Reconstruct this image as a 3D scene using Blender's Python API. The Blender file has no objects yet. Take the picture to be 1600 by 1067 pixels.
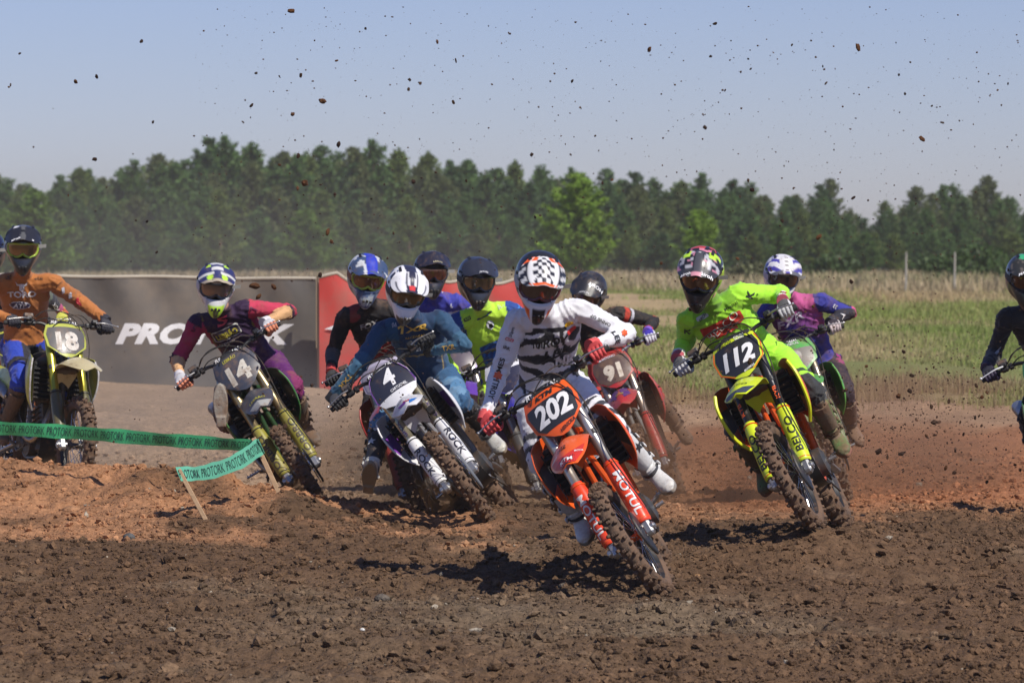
import bpy, bmesh, math, random
import numpy as np
from mathutils import Matrix, Vector
from mathutils.bvhtree import BVHTree
R = math.radians
scene = bpy.context.scene
COL = scene.collection

# ------------------------------------------------------------------ camera, light, sky
FPX = 6667.0; HZ = 430.0; CAMZ = 1.66
PIT = math.atan((533.5 - HZ) / FPX)
cam_data = bpy.data.cameras.new('camera'); cam = bpy.data.objects.new('camera', cam_data); COL.objects.link(cam)
cam.location = (0, 0, CAMZ); cam.rotation_euler = (math.pi / 2 - PIT, 0, 0)
cam_data.sensor_width = 36.0; cam_data.lens = FPX / 1600 * 36.0
cam_data.clip_start = 0.5; cam_data.clip_end = 20000
cam_data.dof.use_dof = True; cam_data.dof.focus_distance = 24.0; cam_data.dof.aperture_fstop = 7.0
scene.camera = cam
SUN = Vector((0.55, -0.66, 1.0)).normalized()          # direction towards the sun
elev = math.asin(SUN.z); azim = math.atan2(SUN.x, SUN.y)
world = bpy.data.worlds.new('World'); scene.world = world; world.use_nodes = True
wn = world.node_tree; wn.nodes.clear()
wo = wn.nodes.new('ShaderNodeOutputWorld'); wb = wn.nodes.new('ShaderNodeBackground'); ws = wn.nodes.new('ShaderNodeTexSky')
ws.sky_type = 'NISHITA'; ws.sun_disc = False; ws.sun_elevation = elev; ws.sun_rotation = azim
ws.altitude = 0; ws.air_density = 1.0; ws.dust_density = 0.15; ws.ozone_density = 1.6
wb.inputs['Strength'].default_value = 0.10
wt = wn.nodes.new('ShaderNodeMix'); wt.data_type = 'RGBA'; wt.blend_type = 'MULTIPLY'; wt.inputs[0].default_value = 1; wt.inputs[7].default_value = (.555, .575, .855, 1)
wn.links.new(ws.outputs[0], wt.inputs[6]); wn.links.new(wt.outputs[2], wb.inputs[0]); wn.links.new(wb.outputs[0], wo.inputs[0])
sun_d = bpy.data.lights.new('sun', 'SUN'); sun_d.energy = 4.2; sun_d.angle = R(0.55); sun_d.color = (1.0, 0.93, 0.83)
sun = bpy.data.objects.new('sun', sun_d); COL.objects.link(sun); sun.location = (20, -20, 40)
sun.rotation_euler = SUN.to_track_quat('Z', 'Y').to_euler()
scene.view_settings.view_transform = 'Standard'; scene.view_settings.look = 'None'
scene.view_settings.exposure = 0.2; scene.view_settings.gamma = 1.0
scene.cycles.max_bounces = 6; scene.cycles.diffuse_bounces = 2; scene.cycles.glossy_bounces = 3
scene.cycles.transparent_max_bounces = 12; scene.cycles.volume_bounces = 0

def P(px, py, Y):
    """world point that stands at depth Y behind photo pixel (px, py)"""
    c, s = math.cos(PIT), math.sin(PIT)
    a = (px - 800) / FPX; b = (533.5 - py) / FPX
    d = np.array([a, c + b * s, -s + b * c]); d = d * (Y / d[1])
    return d + np.array([0, 0, CAMZ])
def PROJ(p):
    c, s = math.cos(PIT), math.sin(PIT); x, y, z = p[0], p[1], p[2] - CAMZ
    d = y * c - z * s; u = y * s + z * c
    return np.array([800 + FPX * x / d, 533.5 - FPX * u / d])

# ------------------------------------------------------------------ noise
def _h(ix, iy, iz, seed):
    n = (ix * 374761393 + iy * 668265263 + iz * 2147483647 + seed * 1274126177) & 0xFFFFFFFF
    n = ((n ^ (n >> 13)) * 1274126177) & 0xFFFFFFFF
    n = ((n ^ (n >> 16)) * 2246822519) & 0xFFFFFFFF
    return ((n ^ (n >> 15)) & 0xFFFFFF) / float(0xFFFFFF)
def vnoise(x, y, z=0.0, seed=0):
    x = np.asarray(x, float); y = np.asarray(y, float); z = np.asarray(z, float) + np.zeros_like(x)
    ix = np.floor(x).astype(np.int64); iy = np.floor(y).astype(np.int64); iz = np.floor(z).astype(np.int64)
    fx, fy, fz = x - ix, y - iy, z - iz
    fx = fx * fx * (3 - 2 * fx); fy = fy * fy * (3 - 2 * fy); fz = fz * fz * (3 - 2 * fz)
    r = 0
    for a in (0, 1):
        wx = fx if a else 1 - fx
        for b in (0, 1):
            wy = fy if b else 1 - fy
            for c in (0, 1):
                wz = fz if c else 1 - fz
                r = r + wx * wy * wz * _h(ix + a, iy + b, iz + c, seed)
    return r * 2 - 1
def vnoise2(x, y, seed=0):
    x = np.asarray(x, float); y = np.asarray(y, float)
    ix = np.floor(x).astype(np.int64); iy = np.floor(y).astype(np.int64); fx, fy = x - ix, y - iy
    fx = fx * fx * (3 - 2 * fx); fy = fy * fy * (3 - 2 * fy); r = 0
    for a in (0, 1):
        for b in (0, 1):
            r = r + (fx if a else 1 - fx) * (fy if b else 1 - fy) * _h(ix + a, iy + b, 7, seed)
    return r * 2 - 1
def fbm2(x, y, oct=4, seed=0, gain=.5, lac=2.03):
    r = 0; a = 1
    for o in range(oct):
        r = r + a * vnoise2(x, y, seed + o * 17); a *= gain; x = x * lac + 3.1; y = y * lac + 1.7
    return r

# ------------------------------------------------------------------ mesh helpers
def nrm(v): v = np.asarray(v, float); return v / (np.linalg.norm(v) + 1e-12)
def cr(pts, n):
    p = np.asarray(pts, float); k = len(p)
    if k == 2: t = np.linspace(0, 1, n)[:, None]; return p[0] * (1 - t) + p[1] * t
    q = np.vstack([2 * p[0] - p[1], p, 2 * p[-1] - p[-2]]); out = []
    for s in np.linspace(0, k - 1, n):
        i = min(int(s), k - 2); t = s - i; a, b, c, d = q[i], q[i + 1], q[i + 2], q[i + 3]
        out.append(.5 * ((2 * b) + (-a + c) * t + (2 * a - 5 * b + 4 * c - d) * t * t + (-a + 3 * b - 3 * c + d) * t ** 3))
    return np.array(out)
class MB:
    def __init__(s): s.v = []; s.f = []; s.m = []; s.n = 0; s.col = []
    def add(s, v, f, mi=0, col=None):
        v = np.asarray(v, float).reshape(-1, 3); s.v.append(v)
        s.f += [tuple(i + s.n for i in q) for q in f]; s.m += [mi] * len(f); s.n += len(v)
        if col is None: col = (1, 1, 1)
        c = np.asarray(col, float); s.col.append(np.broadcast_to(c, (len(v), 3)) if c.ndim == 1 else c)
        return s
    def verts(s): return np.vstack(s.v) if s.v else np.zeros((0, 3))
    def mesh(s, name, mats, angle=35, color=False, xform=None):
        v = s.verts()
        if xform is not None: v = xform(v)
        me = bpy.data.meshes.new(name); me.from_pydata(v.tolist(), [], s.f)
        for m in mats: me.materials.append(m)
        if len(mats) > 1: me.polygons.foreach_set('material_index', s.m)
        if color: setcol(me, np.vstack(s.col))
        if angle: me.polygons.foreach_set('use_smooth', [True] * len(me.polygons)); me.set_sharp_from_angle(angle=R(angle))
        me.update(); return me
    def build(s, name, mats, parent=None, angle=35, color=False, xform=None):
        if not s.v: return None
        if not isinstance(mats, (list, tuple)): mats = [mats]
        return link(name, s.mesh(name, mats, angle, color, xform), parent)
def setcol(me, c):
    a = me.color_attributes.new('Col', 'FLOAT_COLOR', 'POINT')
    a.data.foreach_set('color', np.hstack([c, np.ones((len(c), 1))]).astype(np.float32).ravel())
def link(name, me, parent=None):
    o = bpy.data.objects.new(name, me); COL.objects.link(o)
    if parent is not None: o.parent = parent
    return o
def empty(name, loc=(0, 0, 0), label=None, cat=None, group=None):
    o = bpy.data.objects.new(name, None); COL.objects.link(o); o.location = loc; o.empty_display_size = .1
    tag(o, label, cat, group); return o
def tag(o, label=None, cat=None, group=None, kind=None):
    if label: o['label'] = label
    if cat: o['category'] = cat
    if group: o['group'] = group
    if kind: o['kind'] = kind
    return o
def rings(mb, rg, mi=0, closed=True, caps=True, col=None):
    rg = [np.asarray(r) for r in rg]; m = len(rg[0]); f = []
    for i in range(len(rg) - 1):
        for j in range(m if closed else m - 1):
            k = (j + 1) % m; f.append((i * m + j, i * m + k, (i + 1) * m + k, (i + 1) * m + j))
    if caps and closed: f.append(tuple(range(m - 1, -1, -1))); f.append(tuple((len(rg) - 1) * m + j for j in range(m)))
    mb.add(np.vstack(rg), f, mi, col)
def tube(mb, pts, rad, seg=10, mi=0, n=None, ref=None, flat=1.0, col=None):
    pts = np.asarray(pts, float); rad = np.atleast_1d(np.asarray(rad, float))
    if len(rad) == 1: rad = np.repeat(rad, len(pts))
    if n: 
        rr = cr(np.c_[rad, rad, rad], n)[:, 0]; pts = cr(pts, n); rad = rr
    T = np.gradient(pts, axis=0); u = None; rg = []
    a = np.linspace(0, 2 * math.pi, seg, endpoint=False)
    for i in range(len(pts)):
        t = nrm(T[i])
        if ref is not None: u = nrm(np.asarray(ref, float) - t * np.dot(ref, t))
        elif u is None:
            u = np.cross(t, (0, 0, 1)) if abs(t[2]) < .9 else np.cross(t, (0, 1, 0)); u = nrm(u)
        else: u = nrm(u - t * np.dot(u, t))
        w = np.cross(t, u)
        rg.append(pts[i] + rad[i] * (np.outer(np.cos(a), u) + flat * np.outer(np.sin(a), w)))
    rings(mb, rg, mi, col=col)
def ball(mb, c, r, seg=14, rg=8, mi=0, axes=None, col=None):
    r = np.atleast_1d(np.asarray(r, float)); r = np.repeat(r, 3) if len(r) == 1 else r
    A = np.eye(3) if axes is None else np.asarray(axes); L = []
    for e in np.linspace(-math.pi / 2 + .12, math.pi / 2 - .12, rg):
        a = np.linspace(0, 2 * math.pi, seg, endpoint=False)
        q = np.c_[np.cos(a) * math.cos(e) * r[0], np.sin(a) * math.cos(e) * r[1], np.full(seg, math.sin(e) * r[2])]
        L.append(np.asarray(c) + q @ A)
    rings(mb, L, mi, col=col)
def box(mb, c, s, axes=None, b=.004, mi=0, col=None):
    h = np.asarray(s, float) / 2; b = min(b, h.min() * .9); v = []; idx = {}
    for sx in (-1, 1):
        for sy in (-1, 1):
            for sz in (-1, 1):
                for k in range(3):
                    p = np.array([sx, sy, sz]) * (h - b); p[k] = np.array([sx, sy, sz])[k] * h[k]
                    idx[(sx, sy, sz, k)] = len(v); v.append(p)
    f = []; S = (-1, 1)
    for k in range(3):
        i, j = [(1, 2), (2, 0), (0, 1)][k]
        for s_ in S:
            q = []
            for a, c_ in ((-1, -1), (1, -1), (1, 1), (-1, 1)):
                t = [0, 0, 0]; t[k] = s_; t[i] = a; t[j] = c_; q.append(idx[(*t, k)])
            f.append(tuple(q if s_ > 0 else q[::-1]))
    for k in range(3):
        i, j = [(1, 2), (2, 0), (0, 1)][k]
        for a in S:
            for c_ in S:
                t0 = [0, 0, 0]; t0[i] = a; t0[j] = c_; t1 = list(t0); t0[k] = -1; t1[k] = 1
                q = [idx[(*t0, i)], idx[(*t1, i)], idx[(*t1, j)], idx[(*t0, j)]]
                f.append(tuple(q[::-1] if a * c_ > 0 else q))
    for sx in S:
        for sy in S:
            for sz in S:
                q = [idx[(sx, sy, sz, k)] for k in range(3)]; f.append(tuple(q if sx * sy * sz > 0 else q[::-1]))
    v = np.array(v)
    if axes is not None: v = v @ np.asarray(axes)
    mb.add(v + np.asarray(c), f, mi, col)
def grid(ctrl, nu, nv):
    c = np.asarray(ctrl, float); a = np.array([cr(r, nv) for r in c]); return np.stack([cr(a[:, j], nu) for j in range(nv)], 1)
def patch(mb, ctrl, nu=12, nv=10, th=.004, mi=0, col=None, fine=True):
    g = grid(ctrl, nu, nv) if fine else np.asarray(ctrl, float); nu, nv = g.shape[:2]
    n = np.cross(np.gradient(g, axis=0), np.gradient(g, axis=1)); n /= np.linalg.norm(n, axis=2, keepdims=True) + 1e-9
    back = g - n * th; f = []; N = nu * nv
    for i in range(nu - 1):
        for j in range(nv - 1):
            a, b, c, d = i * nv + j, i * nv + j + 1, (i + 1) * nv + j + 1, (i + 1) * nv + j
            f.append((a, d, c, b)); f.append((N + a, N + b, N + c, N + d))
    bd = [(0, j) for j in range(nv)] + [(i, nv - 1) for i in range(1, nu)] + [(nu - 1, j) for j in range(nv - 2, -1, -1)] + [(i, 0) for i in range(nu - 2, 0, -1)]
    bd = [i * nv + j for i, j in bd]
    for k in range(len(bd)):
        a, b = bd[k], bd[(k + 1) % len(bd)]; f.append((a, b, N + b, N + a))
    cc = None
    if col is not None:
        cc = np.asarray(col, float)
        if cc.ndim > 1: cc = cc.reshape(-1, 3); cc = np.vstack([cc, cc * 0 + cc.mean(0)])
    mb.add(np.vstack([g.reshape(-1, 3), back.reshape(-1, 3)]), f, mi, cc)
    return g
def lathe_y(mb, prof, c, seg=48, mi=0, closed=True):
    """prof: (radius, y) pairs turned about the y axis through c"""
    prof = np.asarray(prof, float); a = np.linspace(0, 2 * math.pi, seg, endpoint=False); L = []
    for t in a: L.append(np.asarray(c) + np.c_[prof[:, 0] * math.cos(t), prof[:, 1], prof[:, 0] * math.sin(t)])
    v = np.vstack(L); m = len(prof); f = []
    for i in range(seg):
        k = (i + 1) % seg
        for j in range(m if closed else m - 1):
            l = (j + 1) % m; f.append((i * m + j, i * m + l, k * m + l, k * m + j))
    mb.add(v, f, mi)
_tc = {}
def text2d(s, size=1.0, bold=.0, shear=0.0, space=1.0, maxe=0.0):
    key = (s, bold, shear, space)
    if key not in _tc:
        cu = bpy.data.curves.new('t', 'FONT'); cu.body = s; cu.size = 1; cu.offset = bold; cu.shear = shear; cu.space_character = space
        cu.align_x = 'CENTER'; cu.align_y = 'CENTER'; cu.resolution_u = 3
        ob = bpy.data.objects.new('t', cu); COL.objects.link(ob); dg = bpy.context.evaluated_depsgraph_get()
        me = bpy.data.meshes.new_from_object(ob.evaluated_get(dg)); 
        v = np.array([p.co[:] for p in me.vertices]).reshape(-1, 3)[:, :2]; f = [tuple(p.vertices) for p in me.polygons]
        bpy.data.objects.remove(ob); bpy.data.curves.remove(cu); bpy.data.meshes.remove(me)
        if len(v): v = v - (v.max(0) + v.min(0)) / 2
        _tc[key] = (v, f)
    v, f = _tc[key]; v = v.copy()
    h = 0.73
    return v * size / h, f
def subdiv(v, f, maxe):
    bm = bmesh.new(); vs = [bm.verts.new((p[0], p[1], 0)) for p in v]
    for q in f:
        try: bm.faces.new([vs[i] for i in q])
        except ValueError: pass
    bmesh.ops.triangulate(bm, faces=bm.faces)
    for _ in range(4):
        es = [e for e in bm.edges if e.calc_length() > maxe]
        if not es: break
        bmesh.ops.subdivide_edges(bm, edges=es, cuts=1); bmesh.ops.triangulate(bm, faces=bm.faces)
    bm.verts.index_update(); v2 = np.array([p.co[:2] for p in bm.verts]); f2 = [tuple(p.index for p in q.verts) for q in bm.faces]; bm.free()
    return v2, f2
def decal(mb, v, f, fn, mi=0, col=None):
    """v 2D outline faces mapped by fn(u, v)->3D"""
    mb.add(np.array([fn(a, b) for a, b in v]), f, mi, col)
def poly(pts): return np.asarray(pts, float), [tuple(range(len(pts)))]
def remeshed(mb, voxel, smooth=4, fac=.5):
    me = bpy.data.meshes.new('tmp'); me.from_pydata(mb.verts().tolist(), [], mb.f); ob = bpy.data.objects.new('tmp', me); COL.objects.link(ob)
    r = ob.modifiers.new('r', 'REMESH'); r.mode = 'VOXEL'; r.voxel_size = voxel
    if smooth: s = ob.modifiers.new('s', 'SMOOTH'); s.factor = fac; s.iterations = smooth
    dg = bpy.context.evaluated_depsgraph_get(); ev = ob.evaluated_get(dg); m2 = bpy.data.meshes.new_from_object(ev)
    n = len(m2.vertices); v = np.empty(n * 3, np.float32); m2.vertices.foreach_get('co', v); v = v.reshape(-1, 3).astype(float)
    nn = np.empty(n * 3, np.float32); m2.vertex_normals.foreach_get('vector', nn); nn = nn.reshape(-1, 3).astype(float)
    f = [tuple(p.vertices) for p in m2.polygons]
    bpy.data.objects.remove(ob); bpy.data.meshes.remove(me); bpy.data.meshes.remove(m2)
    return v, f, nn

# ------------------------------------------------------------------ materials
_mc = {}
DUST = (0.20, 0.115, 0.065)
def mat(name, rgb=None, rough=.5, metal=0., dirt=.0, bump=.0, bscale=60, coat=0., dscale=14., dcol=DUST, vary=.0, spec=.5, sheen=0.):
    """rgb None: the base colour comes from the mesh's colour attribute"""
    if name in _mc: return _mc[name]
    m = bpy.data.materials.new(name); m.use_nodes = True; nt = m.node_tree; b = nt.nodes['Principled BSDF']; _mc[name] = m
    b.inputs['Roughness'].default_value = rough; b.inputs['Metallic'].default_value = metal
    b.inputs['Specular IOR Level'].default_value = spec
    if coat: b.inputs['Coat Weight'].default_value = coat; b.inputs['Coat Roughness'].default_value = .12
    if sheen: b.inputs['Sheen Weight'].default_value = sheen
    tc = nt.nodes.new('ShaderNodeTexCoord'); last = None
    if rgb is None:
        at = nt.nodes.new('ShaderNodeAttribute'); at.attribute_name = 'Col'; last = at.outputs['Color']
    else: b.inputs['Base Color'].default_value = (*rgb, 1)
    if dirt > 0:
        n = nt.nodes.new('ShaderNodeTexNoise'); n.inputs['Scale'].default_value = dscale; n.inputs['Detail'].default_value = 7; n.inputs['Roughness'].default_value = .68
        nt.links.new(tc.outputs['Object'], n.inputs['Vector'])
        mr = nt.nodes.new('ShaderNodeMapRange'); c = .78 - .42 * dirt; mr.inputs['From Min'].default_value = c - .10; mr.inputs['From Max'].default_value = c + .12
        mr.inputs['To Max'].default_value = min(1, .35 + .6 * dirt)
        nt.links.new(n.outputs['Fac'], mr.inputs['Value'])
        mx = nt.nodes.new('ShaderNodeMix'); mx.data_type = 'RGBA'; nt.links.new(mr.outputs[0], mx.inputs[0])
        if last: nt.links.new(last, mx.inputs[6])
        else: mx.inputs[6].default_value = (*rgb, 1)
        mx.inputs[7].default_value = (*dcol, 1); last = mx.outputs[2]
        m2 = nt.nodes.new('ShaderNodeMapRange'); m2.inputs['To Min'].default_value = rough; m2.inputs['To Max'].default_value = .9
        nt.links.new(mr.outputs[0], m2.inputs['Value']); nt.links.new(m2.outputs[0], b.inputs['Roughness'])
    if vary > 0:
        n = nt.nodes.new('ShaderNodeTexNoise'); n.inputs['Scale'].default_value = 9; n.inputs['Detail'].default_value = 4; nt.links.new(tc.outputs['Object'], n.inputs['Vector'])
        mr = nt.nodes.new('ShaderNodeMapRange'); mr.inputs['To Min'].default_value = 1 - vary; mr.inputs['To Max'].default_value = 1 + vary; nt.links.new(n.outputs['Fac'], mr.inputs['Value'])
        mx = nt.nodes.new('ShaderNodeMix'); mx.data_type = 'RGBA'; mx.blend_type = 'MULTIPLY'; mx.inputs[0].default_value = 1
        if last: nt.links.new(last, mx.inputs[6])
        else: mx.inputs[6].default_value = (*rgb, 1)
        nt.links.new(mr.outputs[0], mx.inputs[7]); last = mx.outputs[2]
    if last: nt.links.new(last, b.inputs['Base Color'])
    if bump > 0:
        n = nt.nodes.new('ShaderNodeTexNoise'); n.inputs['Scale'].default_value = bscale; n.inputs['Detail'].default_value = 5; nt.links.new(tc.outputs['Object'], n.inputs['Vector'])
        bp = nt.nodes.new('ShaderNodeBump'); bp.inputs['Strength'].default_value = bump; bp.inputs['Distance'].default_value = .01
        nt.links.new(n.outputs['Fac'], bp.inputs['Height']); nt.links.new(bp.outputs[0], b.inputs['Normal'])
    return m
def S(r, g, b):
    """sRGB 0-255 seen on the thing itself -> linear"""
    return tuple(((c / 255 + .055) / 1.055) ** 2.4 if c > 10 else c / 255 / 12.92 for c in (r, g, b))
BLACK = (.018, .018, .02); WHITE = (.78, .78, .78)
M_RUB = mat('black_rubber', (.022, .02, .018), .75, dirt=.45, bump=.3)
M_MUDRUB = mat('muddy_tyre_rubber', (.05, .035, .026), .85, dirt=.85, bump=.5, dcol=(.17, .10, .06))
M_BLK = mat('black_plastic', BLACK, .45, dirt=.35)
M_ALU = mat('worn_aluminium', (.45, .45, .45), .38, metal=.85, dirt=.4)
M_DARKM = mat('dark_engine_metal', (.10, .10, .10), .45, metal=.6, dirt=.55)
M_STEEL = mat('bright_steel', (.6, .6, .6), .25, metal=1., dirt=.25)
M_RAD = mat('radiator_fins', (.05, .05, .05), .5, metal=.5, dirt=.5, bump=.6, bscale=200)
M_SEAT = mat('grippy_seat_cover', (.03, .03, .03), .8, dirt=.4, bump=.3)
M_PRINT = mat('printed_graphics', None, .45, dirt=.12)
M_DPRINT = mat('muddy_printed_graphics', None, .5, dirt=.55, dscale=20)
M_CLOTH = mat('jersey_cloth', None, .78, dirt=.16, dscale=10, bump=.35, bscale=30, sheen=.2)
M_CLOTHD = mat('dusty_cloth', None, .82, dirt=.42, dscale=8, bump=.35, bscale=30)
M_BOOT = mat('boot_plastic', None, .42, dirt=.35, dscale=16, bump=.15)
M_BOOTD = mat('muddy_boot_plastic', None, .7, dirt=.75, dscale=11, bump=.4)
M_GLOVE = mat('glove_fabric', None, .7, dirt=.15, bump=.3)
M_HEL = mat('helmet_paint', None, .28, dirt=.12, coat=.35, dscale=24)
M_HELD = mat('dusty_helmet_paint', None, .4, dirt=.38, coat=.3, dscale=20)
M_LENS = mat('goggle_lens', None, .08, metal=.35, dirt=.14, coat=1., dscale=22)
M_FOAM = mat('dark_liner', (.02, .02, .022), .8)
M_CLEAR = None
ONLY = None; HAZE = 1; AIR = .0005; DUSTY = 1
# ------------------------------------------------------------------ motocross bike
RAKE = R(27); AXF = np.array([1.48, 0, .345]); UU = np.array([-math.sin(RAKE), 0, math.cos(RAKE)]); FF = np.array([UU[2], 0, -UU[0]])
def FK(t, f, y): return AXF + UU * t + FF * f + np.array([0, y, 0])
def rot_about(v, p0, k, a):
    v = np.asarray(v) - p0; k = np.asarray(k)
    return p0 + v * math.cos(a) + np.cross(k, v) * math.sin(a) + np.outer(v @ k, k) * (1 - math.cos(a))
FORKAX = np.array([UU, [0, 1, 0], FF])      # rows: local x=along fork, y=left, z=forward
def knobs(mb, c, Rr, w, rear):
    """tread blocks standing on the carcass"""
    n = 44 if not rear else 40; rs = w / 2
    for i in range(n):
        a0 = 2 * math.pi * i / n
        rows = [(-.17, 0), (.17, 0), (-.98, .35), (.98, .35)] if i % 2 == 0 else [(-.62, .2), (.62, .2), (0, .5)]
        if rear and i % 2 == 0: rows = [(-.3, 0), (.3, 0), (0, 0), (-1.0, .4), (1.0, .4)]
        for ph, off in rows:
            a = a0 + off * 2 * math.pi / n; h = .016 if abs(ph) < .9 else .012
            er = np.array([math.cos(a), 0, math.sin(a)]); et = np.array([-math.sin(a), 0, math.cos(a)]); ey = np.array([0, 1, 0])
            nn = er * math.cos(ph) + ey * math.sin(ph); tt = np.cross(nn, et)
            cc = c + er * (Rr - rs - .012) + nn * (rs * .93 + h / 2) + ey * 0
            s = .021 if not rear else .024
            box(mb, cc, (.017 if not rear else .021, s, h + .01), axes=np.array([et, tt, nn]), b=.003)
def make_wheel(root, name, c, Rr, w, st, rear, xf):
    rimc = st.get('rim', M_BLK)
    mb = MB(); rr = Rr - w * .98
    lathe_y(mb, [(rr, -w * .30), (rr + .012, -w * .33), (rr + .013, -w * .27), (rr - .004, -w * .12), (rr - .008, 0), (rr - .004, w * .12), (rr + .013, w * .27), (rr + .012, w * .33), (rr, w * .30), (rr - .010, w * .14), (rr - .014, 0), (rr - .010, -w * .14)], c, 56)
    wh = mb.build(name, rimc, root, xform=xf)
    mb = MB(); rs = w / 2; a = np.linspace(-2.35, 2.35, 17); lathe_y(mb, [(Rr - rs - .012 + rs * .93 * math.cos(t), rs * .93 * math.sin(t)) for t in a], c, 64)
    knobs(mb, c, Rr, w, rear); mb.build('tyre', M_MUDRUB, wh, xform=xf)
    mb = MB(); lathe_y(mb, [(.012, -.055), (.034, -.055), (.036, -.045), (.020, -.035), (.018, 0), (.020, .035), (.036, .045), (.034, .055), (.012, .055)], c, 20); mb.build('hub', st.get('hub', M_DARKM), wh, xform=xf)
    mb = MB()
    for i in range(32):
        a = 2 * math.pi * i / 32; b = a + (.42 if (i // 2) % 2 else -.42); sy = .04 if i % 2 else -.04
        tube(mb, [c + np.array([math.cos(a) * .034, sy, math.sin(a) * .034]), c + np.array([math.cos(b) * (rr - .006), sy * .25, math.sin(b) * (rr - .006)])], .0022, 5)
    mb.build('spokes', M_STEEL, wh, xform=xf)
    mb = MB(); sd = -1 if rear else 1; rd = .118 if rear else .13; y0 = .068 * sd
    n = 40; a = np.linspace(0, 2 * math.pi, n * 2, endpoint=False); ro = rd + .004 * np.sign(np.sin(a * 14)); 
    out = np.c_[np.cos(a) * ro, np.zeros(2 * n), np.sin(a) * ro]; inn = np.c_[np.cos(a), np.zeros(2 * n), np.sin(a)] * (rd - .03)
    rings(mb, [c + out + [0, y0 - .002, 0], c + out + [0, y0 + .002, 0], c + inn + [0, y0 + .002, 0], c + inn + [0, y0 - .002, 0], c + out + [0, y0 - .002, 0]], caps=False)
    for i in range(6):
        t = i * math.pi / 3; tube(mb, [c + [math.cos(t) * .03, y0, math.sin(t) * .03], c + [math.cos(t + .3) * (rd - .026), y0, math.sin(t + .3) * (rd - .026)]], .005, 6)
    mb.build('brake_disc', M_STEEL, wh, xform=xf)
    return wh
def make_bike(st, pose, label):
    X, Y, Z, yaw, lean, pit, steer = pose
    root = empty('motocross_bike', (0, 0, 0), label, 'motorcycle', 'motocross bikes racing in the pack')
    Mx = Matrix.Translation((X, Y, Z)) @ Matrix.Rotation(R(yaw), 4, 'Z') @ Matrix.Rotation(R(pit), 4, 'Y') @ Matrix.Rotation(R(lean), 4, 'X')
    root.matrix_world = Mx
    sx = lambda v: rot_about(v, AXF - FF * .022, UU, R(steer))
    same = None
    dirt = st.get('dirt', .25)
    def pm(key, rough=.36): 
        c = st[key]; return mat('%s_plastic_%s' % (st['tone'].get(key, key), st['id']), c, rough, dirt=dirt, coat=.2, dscale=16)
    MAIN, ACC, PLATE, GUARD, NUMBG = pm('main'), pm('acc'), pm('plate'), pm('guard'), pm('numbg')
    FORKM = mat('fork_tube_' + st['id'], st['fork'], .3, metal=.75, dirt=dirt * .8)
    TX = M_DPRINT if dirt > .4 else M_PRINT
    # wheels
    make_wheel(root, 'front_wheel', AXF, .345, .092, st, False, sx)
    make_wheel(root, 'rear_wheel', np.array([0, 0, .335]), .335, .118, st, True, same)
    # fork legs and guards
    for s in (-1, 1):
        mb = MB(); y = .105 * s
        tube(mb, [FK(.40, 0, y), FK(.43, 0, y), FK(.435, 0, y), FK(.60, 0, y), FK(.61, 0, y), FK(.88, 0, y), FK(.93, 0, y)], [.024, .030, .028, .029, .0315, .0315, .027], 18)
        tube(mb, [FK(.0, 0, y), FK(.42, 0, y)], .023, 14); tube(mb, [FK(.93, 0, y), FK(.945, 0, y)], [.02, .018], 12)
        lg = mb.build('fork_leg', FORKM, root, xform=sx)
        mb = MB(); box(mb, FK(.02, .0, y), (.12, .05, .055), axes=FORKAX, b=.012); tube(mb, [FK(0, 0, y - .035 * s), FK(0, 0, y + .035 * s)], .024, 14)
        tube(mb, [FK(0, 0, y + .03 * s), FK(0, 0, y + .042 * s)], [.018, .014], 8)
        mb.build('axle_clamp', M_ALU, lg, xform=sx)
        mb = MB(); rows = []
        for t, r, w in ((.43, .036, 1.5), (.36, .043, 1.75), (.2, .044, 1.9), (.06, .043, 1.75), (.035, .036, 1.4)):
            rows.append([FK(t, r * math.cos(a + .25 * s), y + r * math.sin(a + .25 * s)) for a in np.linspace(-w, w, 7)])
        patch(mb, rows, 14, 16, .003); gd = mb.build('fork_guard', GUARD, lg, xform=sx)
        for t in (.41, .055):
            mb = MB(); tube(mb, [FK(t, .04 * math.cos(a), y + .04 * math.sin(a)) for a in np.linspace(-2.6, 2.6, 14)], .0045, 6)
            mb.build('guard_clamp', ACC if st.get('clampacc') else M_BLK, lg, xform=sx)
        if st.get('guardtxt'):
            mb = MB(); T, tc_ = st['guardtxt'], st['guardtxtcol']
            v, f = text2d(T, .045, .02, 0, 1.0); L = v[:, 0].max() - v[:, 0].min(); v[:, 0] *= min(1.3, .30 / L)
            v, f = subdiv(v, f, .02)
            def gm(a, b, up=st.get('guardup', 1)):
                ph = (-b / .046) * up + .30 * s; return FK(.215 + a * up, .0465 * math.cos(ph), y + .0465 * math.sin(ph))
            decal(mb, v, f, gm, col=tc_); mb.build('guard_lettering', TX, gd, color=True, xform=sx, angle=0)
        if st.get('forktxt'):
            mb = MB(); v, f = text2d(st['forktxt'], .026, .02); L = np.ptp(v[:, 0]); v[:, 0] *= min(1.4, .13 / L)
            decal(mb, v, f, lambda a, b: FK(.52 + a, .0305 * math.cos(-b / .031 + .35 * s), y + .0305 * math.sin(-b / .031 + .35 * s)), col=st['forktxtcol'])
            mb.build('fork_sticker', TX, lg, color=True, xform=sx, angle=0)
    # triple clamps, headstock
    mb = MB()
    box(mb, FK(.62, -.005, 0), (.05, .27, .07), axes=FORKAX, b=.012); box(mb, FK(.885, -.005, 0), (.03, .27, .075), axes=FORKAX, b=.012)
    tube(mb, [FK(.60, -.022, 0), FK(.90, -.022, 0)], .026, 14)
    for s in (-1, 1): tube(mb, [FK(.90, .0, .045 * s), FK(.945, .0, .045 * s)], .019, 10); box(mb, FK(.95, 0, .045 * s), (.035, .03, .045), axes=FORKAX, b=.006)
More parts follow.
